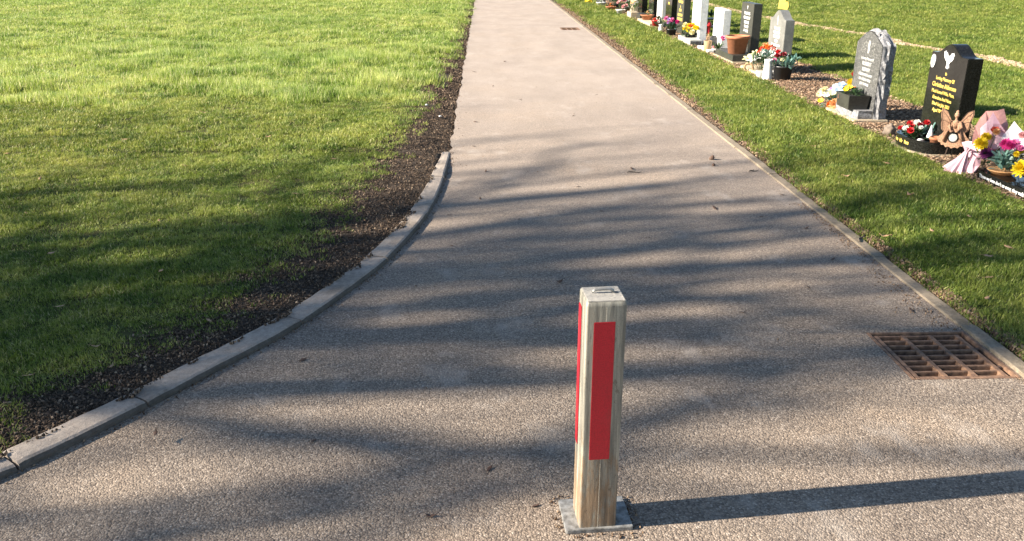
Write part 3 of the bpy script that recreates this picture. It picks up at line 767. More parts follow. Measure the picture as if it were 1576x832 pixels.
# second: rock-edged grey stone
M['dullwhite'] = simple('worn_white_lettering', (.5, .5, .49), (.32, .32, .31), .7, 60)
def rocky():
    w, t = .58, .125; o = thing('headstone', 'grey headstone with rough rock-faced edges behind a square black planter', 'headstone', (3.76 + t / 2, 8.08 + w / 2, 0), 0, 'headstones along the path')
    prof = [(0, 0)] + [(0, v) for v in np.linspace(.06, .73, 16)] + [(.03 + .26 * s, .75 + .10 * math.sin(math.pi / 2 * s) ** 1.2) for s in np.linspace(0, 1, 8)]
    prof = prof + [(w - u, v) for u, v in prof[::-1][1:]]; n = len(prof); K = 7; vs = []
    c = (w / 2, .4)
    for k in range(K):
        f = k / (K - 1)
        for i, (u, v) in enumerate(prof):
            du, dv_ = u - c[0], v - c[1]; L = math.hypot(du, dv_) or 1
            off = 0 if k == 0 else (.014 * math.sin(math.pi * min(1, f * 1.3)) + .022 * noise.noise(Vector((u * 22, v * 22, f * 5))) + .01 * random.uniform(-1, 1))
            if v < .01: off = 0
            xx = -t / 2 + t * f + (0 if k in (0, K - 1) else random.uniform(-.006, .006))
            vs.append((xx, w / 2 - (u + du / L * off), v + dv_ / L * off))
    m = MB(); m.add(vs, [(k * n + i, k * n + (i + 1) % n, (k + 1) * n + (i + 1) % n, (k + 1) * n + i) for k in range(K - 1) for i in range(n)])
    m.add(vs[-n:], [list(range(n))]); m.build('rough_edges', M['rock'], o)
    f = MB(); f.add(vs[:n], [list(range(n))]); 
    f = MB(); f.prism([(c[0] + (u - c[0]) * .985, c[1] + (v - c[1]) * .985 if v > 0 else 0.001) for u, v in prof], lambda u, v, k: (-t / 2 - .006 * k + .002, w / 2 - u, v)); f.build('polished_face', M['greypit'], o, bevel=.002)
    X0 = -t / 2 - .004
    for txt, size, v, sx in (('In Loving Memory Of', .036, .575, .9), ('ROBERT', .05, .52, 1.1), ('KENNY', .05, .465, 1.1), ('CALLED HOME 3rd MAY', .034, .42, .85), ('2021 AGED 56 YEARS', .034, .375, .85), ('REST IN PEACE', .034, .33, .9)):
        text_obj('inscription', txt, size, M['dullwhite'], o, (X0, 0, v), (0, -1, 0), (0, 0, 1), sx=sx, bold=.0008)
    pr = MB(); pr.prism([(-.014, -.06), (.014, -.06), (.020, 0), (.017, .04), (.008, .06), (-.008, .06), (-.017, .04), (-.020, 0)], lambda u, v, k: (X0 - .003 * k, -u, .70 + v)); pr.build('praying_hands_emblem', M['dullwhite'], o)
    for s in (-1, 1):
        fl = MB()
        for k in range(9):
            a = k * .7; c_ = (s * (.09 + .035 * math.cos(a * 1.3)), .69 + .05 * math.sin(a))
            fl.prism([(c_[0] + .013 * math.cos(q), c_[1] + .010 * math.sin(q)) for q in np.linspace(0, 6.28, 7, endpoint=False)], lambda u, v, k2: (X0 - .0015 * k2, -u, v))
        fl.build('carved_roses', M['grey'], o)
    b = MB(); b.box(-t / 2 - .20, t / 2 + .01, -w / 2 - .05, w / 2 + .1, 0.0, .045); b.build('footing_slab', M['sand'], o, bevel=.004)
    # rock-faced plinth
    q = MB(); L = .19; pw = w * .96; vs = []; nn = 16
    ring = [(-t / 2 - L * (1 - .25 * abs(2 * i / nn - 1) ** 2), -pw / 2 + pw * i / nn) for i in range(nn + 1)]
    ring = [(-t / 2 + .0, -pw / 2)] + ring + [(-t / 2 + .0, pw / 2)]
    for z, j in ((.045, .004), (.07, .010), (.095, .010), (.118, .002), (.125, 0)):
        vs += [(x + random.uniform(-j, j), y + random.uniform(-j, j) * .7, z) for x, y in ring]
    n = len(ring); q.add(vs, [(k * n + i, k * n + (i + 1) % n, (k + 1) * n + (i + 1) % n, (k + 1) * n + i) for k in range(4) for i in range(n)]); q.add(vs[-n:], [list(range(n))])
    q.build('rough_plinth', M['rock'], o)
rocky()
# third: grey pointed ogee
D = headstone('light grey headstone with a small pointed top and white lettering, above the white jug', 3.98, 11.46, .64, .12, ogee(.64, .71, .82, .05), M['grey'],
    [('IN LOVING', .05, .565, .9), ('MEMORY OF', .05, .51, .9), ('MARGARET', .055, .455, .95), ('ANN', .05, .40, 1), ('BELOVED WIFE & MUM', .04, .35, .85), ('AT REST', .045, .295, 1), ('WITH DAD', .04, .24, 1)], M['whitep'], base=(.06, .02, .05, .06))
cr = MB(); cr.box(-.064, -.0595, -.006, .006, .63, .745); cr.box(-.0636, -.0598, -.02, .02, .70, .712); cr.build('cross_emblem', M['whitep'], D)
# fourth: black flat
E_ = headstone('black flat-topped headstone with five lines of white lettering, behind the large terracotta pot', 3.96, 12.83, .62, .125, [(0, 0), (.62, 0), (.62, .835), (0, .835)], M['blackrough'],
    [('IN LOVING', .06, .665, .95), ('MEMORY OF', .06, .60, .95), ('GEORGE', .06, .535, 1), ('1936-2020', .055, .475, .9), ('AT PEACE', .055, .415, .9)], M['whitep'])
cr = MB(); cr.box(-.0655, -.062, -.006, .006, .745, .80); cr.box(-.0652, -.0621, -.018, .018, .775, .784); cr.build('cross_emblem', M['whitep'], E_)
pl = MB(); pl.box(3.60, 4.14, 12.45, 13.55, .0, .05); o = pl.build('granite_base', M['sand'], None, bevel=.006); tag(o, 'low sandstone slab under the large terracotta pot', 'slab')
pl = MB(); pl.box(3.615, 3.955, 12.50, 13.50, .052, .14); o = pl.build('memorial_plinth', M['blackrough'], None, bevel=.006); tag(o, 'low black granite plinth carrying the large terracotta pot', 'plinth')
# fifth: small white
headstone('short white speckled headstone with a flat top, left of the terracotta pot', 3.80, 13.85, .58, .12, [(0, 0), (.58, 0), (.58, .68), (0, .69)], M['white'],
    [('MUM', .07, .56), ('DAD', .07, .47)], M['lgrey'], base=(.08, .02, .04, .08))
# sixth: tall white
headstone('tall plain white headstone behind the yellow flowers and grey plinth', 3.76, 15.2, .60, .13, [(0, 0), (.6, 0), (.6, 1.0), (0, 1.0)], M['white'], base=None)
headstone('black headstone with a column of gold lettering, left of the tall white one', 3.85, 16.9, .60, .13, ogee(.6, .84, .92), M['blackrough'],
    [('IN LOVING', .075, .76, 1), ('MEMORY OF', .075, .68, 1), ('A DEAR DAD', .07, .60, 1), ('*', .12, .47, 1), ('JOHN', .075, .44, 1), ('ALWAYS IN', .075, .35, 1), ('OUR HEARTS', .075, .27, 1)], M['gold'])
headstone('black headstone with a white figure on its face beside the gold lettered one', 3.85, 18.0, .60, .12, ogee(.6, .84, .92), M['black'], [('HUSBAND', .08, .7), ('1941', .08, .5)], M['gold'])
headstone('grey headstone with buff front, two stones left of the gold lettered one', 3.85, 18.95, .60, .12, ogee(.6, .84, .92), M['lgrey'], [('NAN', .1, .6)], M['blackpl'])
headstone('dark headstone with gold writing above the red flower pot', 3.85, 19.95, .60, .13, ogee(.6, .84, .92), M['black'], [('IN MEMORY', .08, .7), ('OF MOTHER', .08, .6), ('MARY', .08, .5)], M['gold'])
headstone('wide black headstone above the orange terracotta bowl', 3.85, 21.4, .62, .13, ogee(.6, .84, .92), M['black'], [('DAD', .1, .6)], M['gold'])
headstone('beige stone headstone behind the pale flower trough', 3.80, 22.3, .60, .13, [(0, 0), (.6, 0), (.6, .9), (0, .9)], M['sand'])
headstone('small grey headstone near the top edge behind pink flowers', 3.85, 23.4, .60, .12, ogee(.6, .8, .88), M['grey'])
headstone('farthest black headstone at the top edge of the view', 3.85, 25.6, .60, .12, ogee(.6, .8, .88), M['black'])

# ------------------------------------------------------------------ flowers
def fvec(az, el): return Vector((math.cos(az) * math.cos(el), math.sin(az) * math.cos(el), math.sin(el)))
def head(kind, c, r, d, seed=0):
    m = MB(); rr = random.Random(seed); c = Vector(c); d = Vector(d).normalized(); a1 = d.orthogonal().normalized(); a2 = d.cross(a1)
    def dirn(th, out): return (a1 * math.cos(th) + a2 * math.sin(th)) * math.sin(out) + d * math.cos(out)
    if kind == 'rose':
        for ring, (n, out, L, W, cu) in enumerate(((3, .25, .75, .7, -.15), (5, .65, .9, .8, -.05), (6, 1.15, 1.0, .85, .2))):
            for k in range(n):
                th = 6.28 * (k + .37 * ring) / n + rr.uniform(-.1, .1); m.petal(c, dirn(th, out), d, r * L, r * W, .35 if out < 1 else .15, .08)
        m.blob(c + d * r * .35, r * .36, seed, .2, 1)
    elif kind == 'mum':
        for ring, out in enumerate((.12, .4, .7, 1.0, 1.3, 1.6)):
            n = (4, 9, 13, 16, 17, 14)[ring]
            for k in range(n): m.petal(c, dirn(6.28 * (k + .5 * ring) / n + rr.uniform(-.08, .08), out), d, r * rr.uniform(.88, 1.05), r * .26, .12, .15)
    elif kind == 'lily':
        for k in range(6): m.petal(c, dirn(6.28 * k / 6 + .2, .85), d, r * 1.15, r * .48, -.35, .1)
        for k in range(5): m.tube([c, c + dirn(k * 1.25, .3) * r * .7], r * .04, 4)
    elif kind == 'pansy':
        for k in range(5): m.petal(c, dirn(6.28 * k / 5, 1.2), d, r, r * 1.1, .1, .03)
        m.blob(c, r * .18, seed, .1, 1)
    elif kind == 'cluster':
        for k in range(26):
            v = fvec(rr.uniform(0, 6.28), rr.uniform(-.2, 1.5)); q = c + v * r * rr.uniform(.5, .95)
            for j in range(4): m.petal(q, (v + fvec(j * 1.57, .1) * .9).normalized(), v, r * .3, r * .24, .1)
    return m
def leaves(c, r, n, seed, L=.06, W=.022, flat=.6):
    m = MB(); rr = random.Random(seed); c = Vector(c)
    for k in range(n):
        v = fvec(rr.uniform(0, 6.28), rr.uniform(-.15, 1.35)); v.z *= flat; o = c + Vector((v.x * r, v.y * r, v.z * r)) * rr.uniform(.3, .95)
        m.petal(o, (v + Vector((rr.uniform(-.6, .6), rr.uniform(-.6, .6), rr.uniform(-.1, .6)))).normalized(), Vector((0, 0, 1)), L * rr.uniform(.6, 1.2), W * rr.uniform(.7, 1.2), rr.uniform(-.4, .3), .06)
    return m
def bouquet(name, label, cat, loc, heads, leafspec=None, group=None, extra=None):
    """heads: (kind, material key, (dx,dy,dz), radius)"""
    t = thing(name, label, cat, loc, 0, group)
    if extra: extra(t)
    st = MB()
    for i, (kind, mk, c, r, *dd) in enumerate(heads):
        c = Vector(c); base = Vector((c.x * .25, c.y * .25, min(.03, c.z * .3)))
        st.tube([base, base.lerp(c, .5) + Vector((0, 0, .01)), c], .0022, 4)
        d = dd[0] if dd else (Vector((c.x * 1.2 - .35, c.y * 1.2 - .55, .85)))
        head(kind, c, r, d, i + len(label)).build('flower', M['f_' + mk], t)
    st.build('stems', M['stem'], t)
    if leafspec:
        for (c, r, n, mk, L, W) in leafspec: leaves(c, r, n, n + len(label), L, W).build('foliage', M[mk], t)
    return t
def pot_part(t, mat, r0, r1, h, rim=.012, rimh=.02, k=24, c=(0, 0, 0), name='pot', soil=True):
    m = MB(); m.lathe([(0, 0), (r0, 0), (r0 + (r1 - r0) * (h - rimh) / h, h - rimh), (r1 + rim * .7, h - rimh + .001), (r1 + rim, h - .002), (r1 + rim * .6, h), (r1 - .008, h), (r1 - .014, h - rimh), (r0 * .9, h * .6)], c, k)
    p = m.build(name, mat, t)
    if soil:
        s = MB(); s.lathe([(0, h - rimh * .9), (r1 - .013, h - rimh)], c, k); s.build('compost', M['pit'], p)
    return p

# nearest stone: D-shaped black tray with gold writing
TR = [(3.775, 6.66)] + [(3.775 - .20 * math.sin(math.pi * s) ** .8 - .05 * (1 - s), 6.66 + .52 * s) for s in np.linspace(.02, .98, 14)] + [(3.775, 7.18)]
def tray():
    t = thing('memorial_tray', 'curved black granite tray with gold writing at the foot of the nearest black headstone', 'grave tray', (3.66, 6.92, .018)); o = Vector((3.66, 6.92, 0))
    out = [(3.775, 6.645), (3.60, 6.655), (3.545, 6.76), (3.52, 6.88), (3.515, 7.0), (3.535, 7.12), (3.60, 7.20), (3.775, 7.215)]
    out = [tuple(p) for p in smooth(out, 2)]
    inn = [((x - 3.665) * .80 + 3.672, (y - 6.93) * .88 + 6.93) for x, y in out]
    n = len(out); h = .105; vs = [(x - o.x, y - o.y, z) for z, L in ((.01, out), (h, out), (h, inn), (.055, inn)) for x, y in L]
    m = MB(); m.add(vs, [(k * n + i, k * n + (i + 1) % n, (k + 1) * n + (i + 1) % n, (k + 1) * n + i) for k in range(3) for i in range(n)]); m.add(vs[-n:], [list(range(n))])
    m.build('tray', M['black'], t, bevel=.002)
    s = MB(); s.prism([((x - 3.665) * 1.12 + 3.655 - o.x, (y - 6.93) * 1.1 + 6.93 - o.y) for x, y in out], lambda u, v, k: (u, v, -.005 + .017 * k)); s.build('footing_slab', M['sand'], t, bevel=.003)
    # words wrapped round the curve
    txt = 'Forever In Our Hearts'; P = [p for p in out if p[0] < 3.56]; P = sorted(P, key=lambda p: -p[1]); P = arc(P, 60)
    P = P[10:46]
    w_ = len(P) / len(txt)
    for word, a, b in (('Forever', 0, 11), ('In Our', 13, 22), ('Hearts', 24, 35)):
        p, q = Vector((P[a][0], P[a][1], 0)), Vector((P[b][0], P[b][1], 0)); u = (q - p).normalized(); nrm = u.cross(Vector((0, 0, 1)))
        L = (q - p).length
        text_obj('inscription', word, .042, M['gold'], t, (p + q) / 2 - o + Vector((0, 0, .05)) + nrm * .003, u, (0, 0, 1), sx=L / (.024 * len(word)), bold=.0008)
tray()
HD = [('rose', 'white', (0, .06, .135), .036), ('rose', 'redf', (-.02, .135, .115), .034), ('rose', 'white', (-.085, .07, .085), .033), ('rose', 'redf', (-.075, .0, .085), .036, (-.5, -.7, .6)),
      ('rose', 'redf', (.03, -.04, .155), .034), ('rose', 'redf', (-.09, .14, .075), .03), ('rose', 'dred', (.0, .0, .13), .03), ('rose', 'white', (-.01, -.035, .115), .024), ('rose', 'redf', (-.05, .035, .115), .026)]
bouquet('rose_arrangement', 'artificial red and white roses filling the curved black tray', 'flowers', (3.66, 6.97, .073), HD, [((0, .05, .03), .13, 60, 'leafd', .07, .03), ((.03, .02, .05), .12, 22, 'teal', .07, .02)], 'flower arrangements on graves')
def pot_cone():
    t = thing('plant_pot', 'small terracotta pot in the black tray, with a white cone beside the red roses', 'plant pot', (3.675, 6.715, .074)); pot_part(t, M['terra'], .033, .047, .088, .006, .022)
tp = pot_cone()
m = MB(); m.lathe([(0, .0), (.027, 0), (.026, .01), (.004, .10), (0, .104)], k=16); o = m.build('white_cone', M['enamel'], None, loc=(3.655, 6.775, .145)); tag(o, 'white cone ornament standing in the small terracotta pot', 'ornament')
m = MB(); m.blob((0, 0, 0), .022, 3, .2, 2, (1.2, .9, .5)); o = m.build('white_pebble', M['white'], None, loc=(3.60, 6.77, .13)); o.location.z = .126; o.location.x = 3.578; tag(o, 'flat white pebble on the front rim of the curved black tray', 'pebble')
M['brownstone'] = simple('brown_stone', (.20, .155, .12), (.11, .085, .065), .9, 30, .003)
m = MB(); m.blob((0, 0, 0), .055, 5, .25, 3, (.9, 1, 1.05)); o = m.build('round_stone', M['brownstone'], None, loc=(3.64, 7.45, .06)); tag(o, 'rounded buff stone on the wood chips left of the red and white roses', 'stone')

# rusty angel on a stake
def angel():
    t = thing('angel_ornament', 'rusty pierced metal angel on a stake in front of the nearest black headstone', 'garden ornament', (3.715, 6.535, 0), R(-32)); t.scale = (.86, .86, .92)
    def plate(pts, y0, y1, name, mat=M['rustpale'], dz=0, bev=.0012):
        m = MB(); m.prism(pts, lambda u, v, k: (u, y0 + (y1 - y0) * k, v)); return m.build(name, mat, t, bevel=bev)
    st = MB(); st.tube([(-.055, .012, -.03), (-.02, .012, .17), (-.004, .012, .40)], .0042, 7); st.build('stake', M['rustdark'], t)
    # skirt: scalloped fan with a round hole
    outer = [(-.035, .355), (-.06, .30), (-.10, .235), (-.135, .20), (-.128, .185), (-.118, .165), (-.10, .16), (-.09, .14), (-.068, .142), (-.05, .122), (-.025, .13), (0, .116), (.025, .13), (.05, .122), (.068, .142), (.09, .14), (.10, .16), (.118, .165), (.128, .185), (.135, .20), (.10, .235), (.06, .30), (.035, .355)]
    hc = (0, .215); hr = .047; no = len(outer)
    m = MB(); vs = []
    for y in (-.004, .0):
        vs += [(u, y, v) for u, v in outer]
        vs += [(hc[0] + hr * math.cos(math.atan2(v - hc[1], u - hc[0])), y, hc[1] + hr * math.sin(math.atan2(v - hc[1], u - hc[0]))) for u, v in outer]
    fs = []
    for i in range(no):
        j = (i + 1) % no
        fs += [(i, j, no + j, no + i), (2 * no + i, 3 * no + i, 3 * no + j, 2 * no + j), (i, 2 * no + i, 2 * no + j, j), (no + i, no + j, 3 * no + j, 3 * no + i)]
    m.add(vs, fs); sk = m.build('skirt', M['rustpale'], t)
    rg = MB(); rg.tube([(hc[0] + hr * math.cos(a), -.005, hc[1] + hr * math.sin(a)) for a in np.linspace(0, 6.28, 24, endpoint=False)], .004, 6, True); rg.build('ring', M['rustdark'], sk)
    g = MB(); g.prism([(hc[0] + .035 * math.cos(a), hc[1] - .004 + .035 * math.sin(a)) for a in np.linspace(0, 6.28, 20, endpoint=False)], lambda u, v, k: (u, -.012 + .01 * k, v)); g.build('glass_disc', M['glass'], t, bevel=.002)
    for s in (-1, 1):
        wpts = [(s * .028, .335), (s * .05, .375), (s * .085, .43), (s * .13, .455), (s * .137, .42), (s * .128, .375), (s * .118, .35), (s * .122, .32), (s * .112, .275), (s * .09, .255), (s * .068, .265), (s * .05, .295)]
        wg = plate(wpts, .004, .008, 'wing')
        wm = MB()
        wm.tube([(p[0] * .93, .003, p[1] * .985 + .005) for p in wpts[1:11]], .0026, 5)
        wm.tube([(s * .05, .003, .33), (s * .09, .003, .35), (s * .12, .003, .352)], .0022, 5); wm.tube([(s * .05, .003, .35), (s * .08, .003, .39), (s * .122, .003, .43)], .0022, 5)
        wm.build('wing_wire', M['rustdark'], wg)
        am = MB(); am.tube([(s * .034, -.006, .35), (s * .052, -.02, .305), (s * .03, -.03, .265), (s * .008, -.03, .27)], [.014, .012, .010, .008], 8); am.build('arm', M['rustpale'], t)
        lg = MB(); lg.tube([(s * .022, -.008, .34), (s * .05, -.012, .25), (s * .085, -.008, .175)], [.016, .014, .017], 8); lg.build('drapery_fold', M['rustpale'], t)
    b = MB(); b.blob((0, -.006, .33), .034, 4, .15, 2, (1, .6, 1.1)); b.build('bodice', M['rustpale'], t)
    h = MB(); h.tube([(0, -.002, .35), (0, -.002, .385)], .010, 7); h.blob((0, -.004, .405), .024, 2, .08, 2, (.9, .8, 1.1)); h.blob((0, .004, .432), .015, 8, .1, 1); h.build('head', M['rustpale'], t)
angel()

# right edge: flat black memorial tablet with white writing
def tablet():
    t = thing('memorial_tablet', 'flat black granite tablet with a line of white writing, at the right edge', 'grave tablet', (3.62, 5.52, 0)); o = t.location
    m = MB(); m.box(3.60 - o.x, 4.12 - o.x, 5.02 - o.y, 5.93 - o.y, .0, .085); sl = m.build('tablet', M['black'], t, bevel=.004)
    m = MB(); m.box(3.555 - o.x, 4.16 - o.x, 4.98 - o.y, 5.97 - o.y, -.01, .014); m.build('footing_slab', M['sand'], t, bevel=.004)
    text_obj('inscription', 'Those we love don\'t go away, they walk beside us every day', .034, M['whitep'], t, (3.60 - o.x, 0 - .03, .043), (0, -1, 0), (0, 0, 1), sx=.98, bold=.0008)
tablet()
def low_bowl(t):
    m = MB(); m.lathe([(0, 0), (.06, 0), (.085, .018), (.095, .03), (.10, .028), (.098, .034), (.085, .032), (0, .026)], k=24); m.build('bowl', M['f_peach'], t)
bouquet('succulent_bowl', 'low gold bowl of blue-green leaves standing on the flat black tablet', 'plant bowl', (3.70, 5.80, .086), [('mum', 'hotpink', (.02, .0, .20), .040), ('rose', 'pink', (.06, -.05, .19), .036), ('mum', 'yellow', (.0, -.12, .17), .024)],
        [((0, 0, .03), .085, 34, 'teal', .075, .036), ((.02, .02, .09), .07, 26, 'teal', .07, .032)], 'flower arrangements on graves', low_bowl)
bouquet('chrysanthemum_bunch', 'big yellow artificial chrysanthemum hanging over the tablet at the right edge', 'flowers', (3.80, 5.54, .086), [('mum', 'yellow', (-.1, .04, .09), .068, (-.6, -.6, .5)), ('mum', 'orange', (-.07, .10, .095), .04, (-.8, -.3, .4)), ('rose', 'coral', (.0, .10, .19), .04), ('rose', 'peach', (-.02, .1, .14), .035)],
        [((0, .04, .03), .10, 40, 'leafd', .07, .03)], 'flower arrangements on graves')
def wrap(t, mat, cone, seed, name='paper_wrap', flare=.06, cup=True):
    """crumpled paper cone: cone = (tip, centre of mouth, mouth radius)"""
    tip, mo, r = Vector(cone[0]), Vector(cone[1]), cone[2]; d = (mo - tip); L = d.length; d.normalize(); a = d.orthogonal().normalized(); b = d.cross(a); rr = random.Random(seed); K = 20; vs = []
    rad = [rr.uniform(.75, 1.25) for _ in range(K)]
    for i, s in enumerate((0, .12, .25, .5, .8, 1)):
        for j in range(K):
            th = 6.283 * j / K; q = r * (.28 if i == 0 else (.12 if i == 1 else s)) * (1 + (rad[j] - 1) * s) * (1 + .16 * (-1) ** j * (1 if i < 2 else s))
            vs.append(tip + d * L * s * (1 + (.16 * (rad[j] - 1) if i == 5 else 0)) + (a * math.cos(th) + b * math.sin(th)) * q)
    m = MB(); m.add(vs, [(i * K + j, i * K + (j + 1) % K, (i + 1) * K + (j + 1) % K, (i + 1) * K + j) for i in range(5) for j in range(K)], False)
    o = m.build(name, mat, t); md = o.modifiers.new('paper_thickness', 'SOLIDIFY'); md.thickness = .0008
    return o
def sheet(t, mat, pts, name='paper_sheet', seed=0):
    """folded tissue sheet through a ring of points"""
    m = MB(); c = sum((Vector(p) for p in pts), Vector()) / len(pts); rr = random.Random(seed); n = len(pts); vs = [c]
    for s in (.5, 1):
        for i in range(n * 2):
            p = Vector(pts[i // 2]) if i % 2 == 0 else (Vector(pts[i // 2]) + Vector(pts[(i // 2 + 1) % n])) / 2
            vs.append(c.lerp(p, s) + Vector([rr.uniform(-.012, .012) for _ in range(3)]))
    N = 2 * n; m.add(vs, [(0, 1 + i, 1 + (i + 1) % N) for i in range(N)] + [(1 + i, 1 + N + i, 1 + N + (i + 1) % N, 1 + (i + 1) % N) for i in range(N)])
    o = m.build(name, mat, t); md = o.modifiers.new('paper_thickness', 'SOLIDIFY'); md.thickness = .0008; return o
def pinkb(t):
    sheet(t, M['salmonwrap'], [(.02, .13, .02), (-.06, .06, .10), (-.02, .12, .26), (.06, .16, .33), (.13, .10, .36), (.14, .02, .26), (.08, .0, .1)], 'mesh_wrap', 1)
    sheet(t, M['pinkwrap'], [(-.03, .03, .13), (-.03, .06, .24), (.03, .03, .34), (.10, -.05, .22), (.04, -.07, .13)], 'paper_sheet', 2)
    sheet(t, M['pinkwrap'], [(-.07, .16, .13), (-.03, .07, .16), (-.03, .01, .11), (-.06, .05, .05)], 'paper_sheet', 3)
    wrap(t, M['pinkwrap'], ((-.09, .03, .13), (-.15, .04, -.055), .085), 4, 'ribbon_bow')
    sheet(t, M['pinkwrap'], [(-.08, .0, .12), (-.05, -.05, .11), (-.07, -.06, -.04), (-.13, -.03, -.06)], 'ribbon_tail', 5)
WB1 = bouquet('wrapped_bouquet', 'bouquet in pink tissue with yellow and purple chrysanthemums and a pink bow', 'bouquet', (3.73, 6.10, .045),
        [('mum', 'yellow', (-.05, -.03, .165), .046, (-.5, -.6, .6)), ('mum', 'yellow', (-.01, .0, .20), .034, (-.5, -.6, .6)), ('mum', 'purple', (-.03, -.07, .115), .042, (-.5, -.6, .5)), ('rose', 'coral', (.03, -.01, .24), .032), ('mum', 'peach', (.01, -.06, .245), .025)],
        [((0, -.03, .07), .09, 26, 'leafd', .07, .025)], 'flower arrangements on graves', pinkb)
def whiteb(t):
    sheet(t, M['whitewrap'], [(-.05, .05, .12), (-.05, .08, .21), (.02, .09, .31), (.05, .03, .24), (.09, .02, .31), (.12, -.07, .24), (.08, -.10, .12)], 'paper_sheet', 6)
    sheet(t, M['whitewrap'], [(.02, -.06, .14), (.05, -.05, .24), (.12, -.11, .27), (.14, -.17, .18)], 'paper_sheet', 7)
WB1.scale = (1.2,) * 3
WB2 = bouquet('wrapped_bouquet', 'bouquet in white tissue with pink carnations behind the blue-green bowl', 'bouquet', (3.84, 5.93, .05),
        [('mum', 'hotpink', (-.07, -.02, .19), .038, (-.6, -.6, .4)), ('mum', 'pink', (-.04, -.06, .20), .034, (-.6, -.6, .4)), ('mum', 'palepink', (0, -.05, .245), .03), ('rose', 'coral', (.04, -.2, .235), .04), ('mum', 'yellow', (-.03, -.11, .17), .026), ('mum', 'palepink', (.03, -.12, .235), .022)],
        [((0, -.03, .09), .10, 34, 'leafd', .07, .025), ((0, -.15, .12), .06, 12, 'teal', .05, .02)], 'flower arrangements on graves', whiteb)

WB2.scale = (1.2,) * 3
# second stone: black planter + artificial bunch on its left
def planter():
    t = thing('planter_box', 'square black granite planter box on the rough plinth of the grey headstone', 'planter', (3.64, 8.31, .126)); o = t.location
    w_, d_, h = .15, .205, .135; m = MB()
    a = [(-.11, -.165), (.10, -.165), (.10, .165), (-.11, .165)]; b = [(-.10, -.155), (.09, -.155), (.09, .155), (-.10, .155)]
    a0 = [(x * .88, y * .88) for x, y in a]; vs = [(x, y, z) for z, L in ((0, a0), (h, a), (h, b), (h - .03, b)) for x, y in L]
    m.add(vs, [(k * 4 + i, k * 4 + (i + 1) % 4, (k + 1) * 4 + (i + 1) % 4, (k + 1) * 4 + i) for k in range(3) for i in range(4)] + [(0, 1, 2, 3), (12, 13, 14, 15)])
    m.build('box', M['blackrough'], t, bevel=.003)
    r = MB(); r.tube([(-.105 + .014 * math.cos(x) * .2 - .006, .09 + .012 * math.cos(x), .09 + .02 * math.sin(x)) for x in np.linspace(0, 6.28, 12, endpoint=False)], .003, 5, True); r.build('side_ring', M['rust'], t)
planter()
bouquet('pansy_plant', 'small yellow pansies growing in the square black planter', 'plant', (3.64, 8.33, .225), [('pansy', 'yellow', (-.03, .07, .07), .036), ('pansy', 'yellow', (-.06, .03, .06), .032), ('pansy', 'yellow', (.0, .10, .075), .03), ('pansy', 'yellow', (-.02, .02, .085), .026), ('pansy', 'orange', (.03, .05, .07), .024)],
        [((0, .02, .02), .10, 60, 'leafd', .05, .022), ((-.0, -.07, .03), .07, 40, 'leafd', .045, .02)], 'flower arrangements on graves')
hb = []
r_ = random.Random(3)
for k in range(9): hb.append(('cluster' if k % 2 else 'pansy', 'cream' if k % 3 else 'white', (r_.uniform(-.09, .05), r_.uniform(-.05, .15), .07 + r_.uniform(0, .07)), .04))
hb += [('pansy', 'blue', (.04, -.01, .19), .04), ('pansy', 'blue', (.0, -.06, .15), .042), ('cluster', 'blue', (.05, -.06, .17), .045), ('pansy', 'white', (.01, .05, .17), .035), ('pansy', 'lilac', (-.02, .04, .15), .028), ('mum', 'peach', (-.05, -.14, .05), .055, (-.5, -.7, .5)), ('mum', 'orange', (-.07, -.08, .04), .035, (-.5, -.7, .5)),
       ('mum', 'yellow', (.10, -.05, .22), .04), ('mum', 'yellow', (.08, -.10, .21), .035), ('rose', 'coral', (.13, -.04, .28), .042), ('pansy', 'yellow', (-.11, .04, .05), .03)]
FB = bouquet('flower_bunch', 'mixed yellow, pale blue and orange artificial flowers lying left of the black planter', 'flowers', (3.70, 8.88, .02), hb, [((0, 0, .03), .13, 60, 'teal', .06, .022), ((.04, -.02, .08), .1, 30, 'stem', .06, .018)], 'flower arrangements on graves')

FB.scale = (1.2,) * 3
# third stone surroundings
def jug():
    t = thing('watering_jug', 'white enamel jug with a looped handle in front of the light grey headstone', 'jug', (3.63, 10.93, .012))
    m = MB(); m.lathe([(0, 0), (.070, 0), (.068, .01), (.048, .20), (.046, .235), (.056, .262), (.050, .262), (.041, .235), (.043, .20), (.06, .012), (0, .01)], k=24); m.build('body', M['enamel'], t)
    h = MB(); h.tube([(-.005, .045, .215), (-.01, .075, .255), (-.012, .108, .245), (-.012, .112, .18), (-.01, .085, .10), (-.005, .062, .07)], .006, 8); h.build('handle', M['enamel'], t)
jug()
def bpot(t): pot_part(t, M['blackpl'], .085, .11, .17, .006, .02)
FR = bouquet('potted_flowers', 'tall black pot of dark red roses and blue-green leaves beside the white jug', 'flower pot', (3.80, 10.86, .015), [('rose', 'redf', (-.04, .10, .30), .04), ('rose', 'dred', (-.06, .05, .26), .045), ('rose', 'hotpink', (-.09, .06, .21), .036), ('rose', 'dred', (0, .02, .28), .04), ('lily', 'white', (.03, -.02, .25), .045), ('pansy', 'cream', (-.03, -.04, .23), .032), ('rose', 'white', (-.10, .11, .26), .026)],
        [((0, 0, .19), .13, 70, 'leafd', .07, .028), ((.02, -.10, .17), .10, 40, 'teal', .07, .03), ((.08, -.12, .23), .06, 16, 'teal', .06, .026), ((-.06, .04, .16), .08, 18, 'teal', .06, .022)], 'flower arrangements on graves', bpot)
FR.scale = (1.12,) * 3
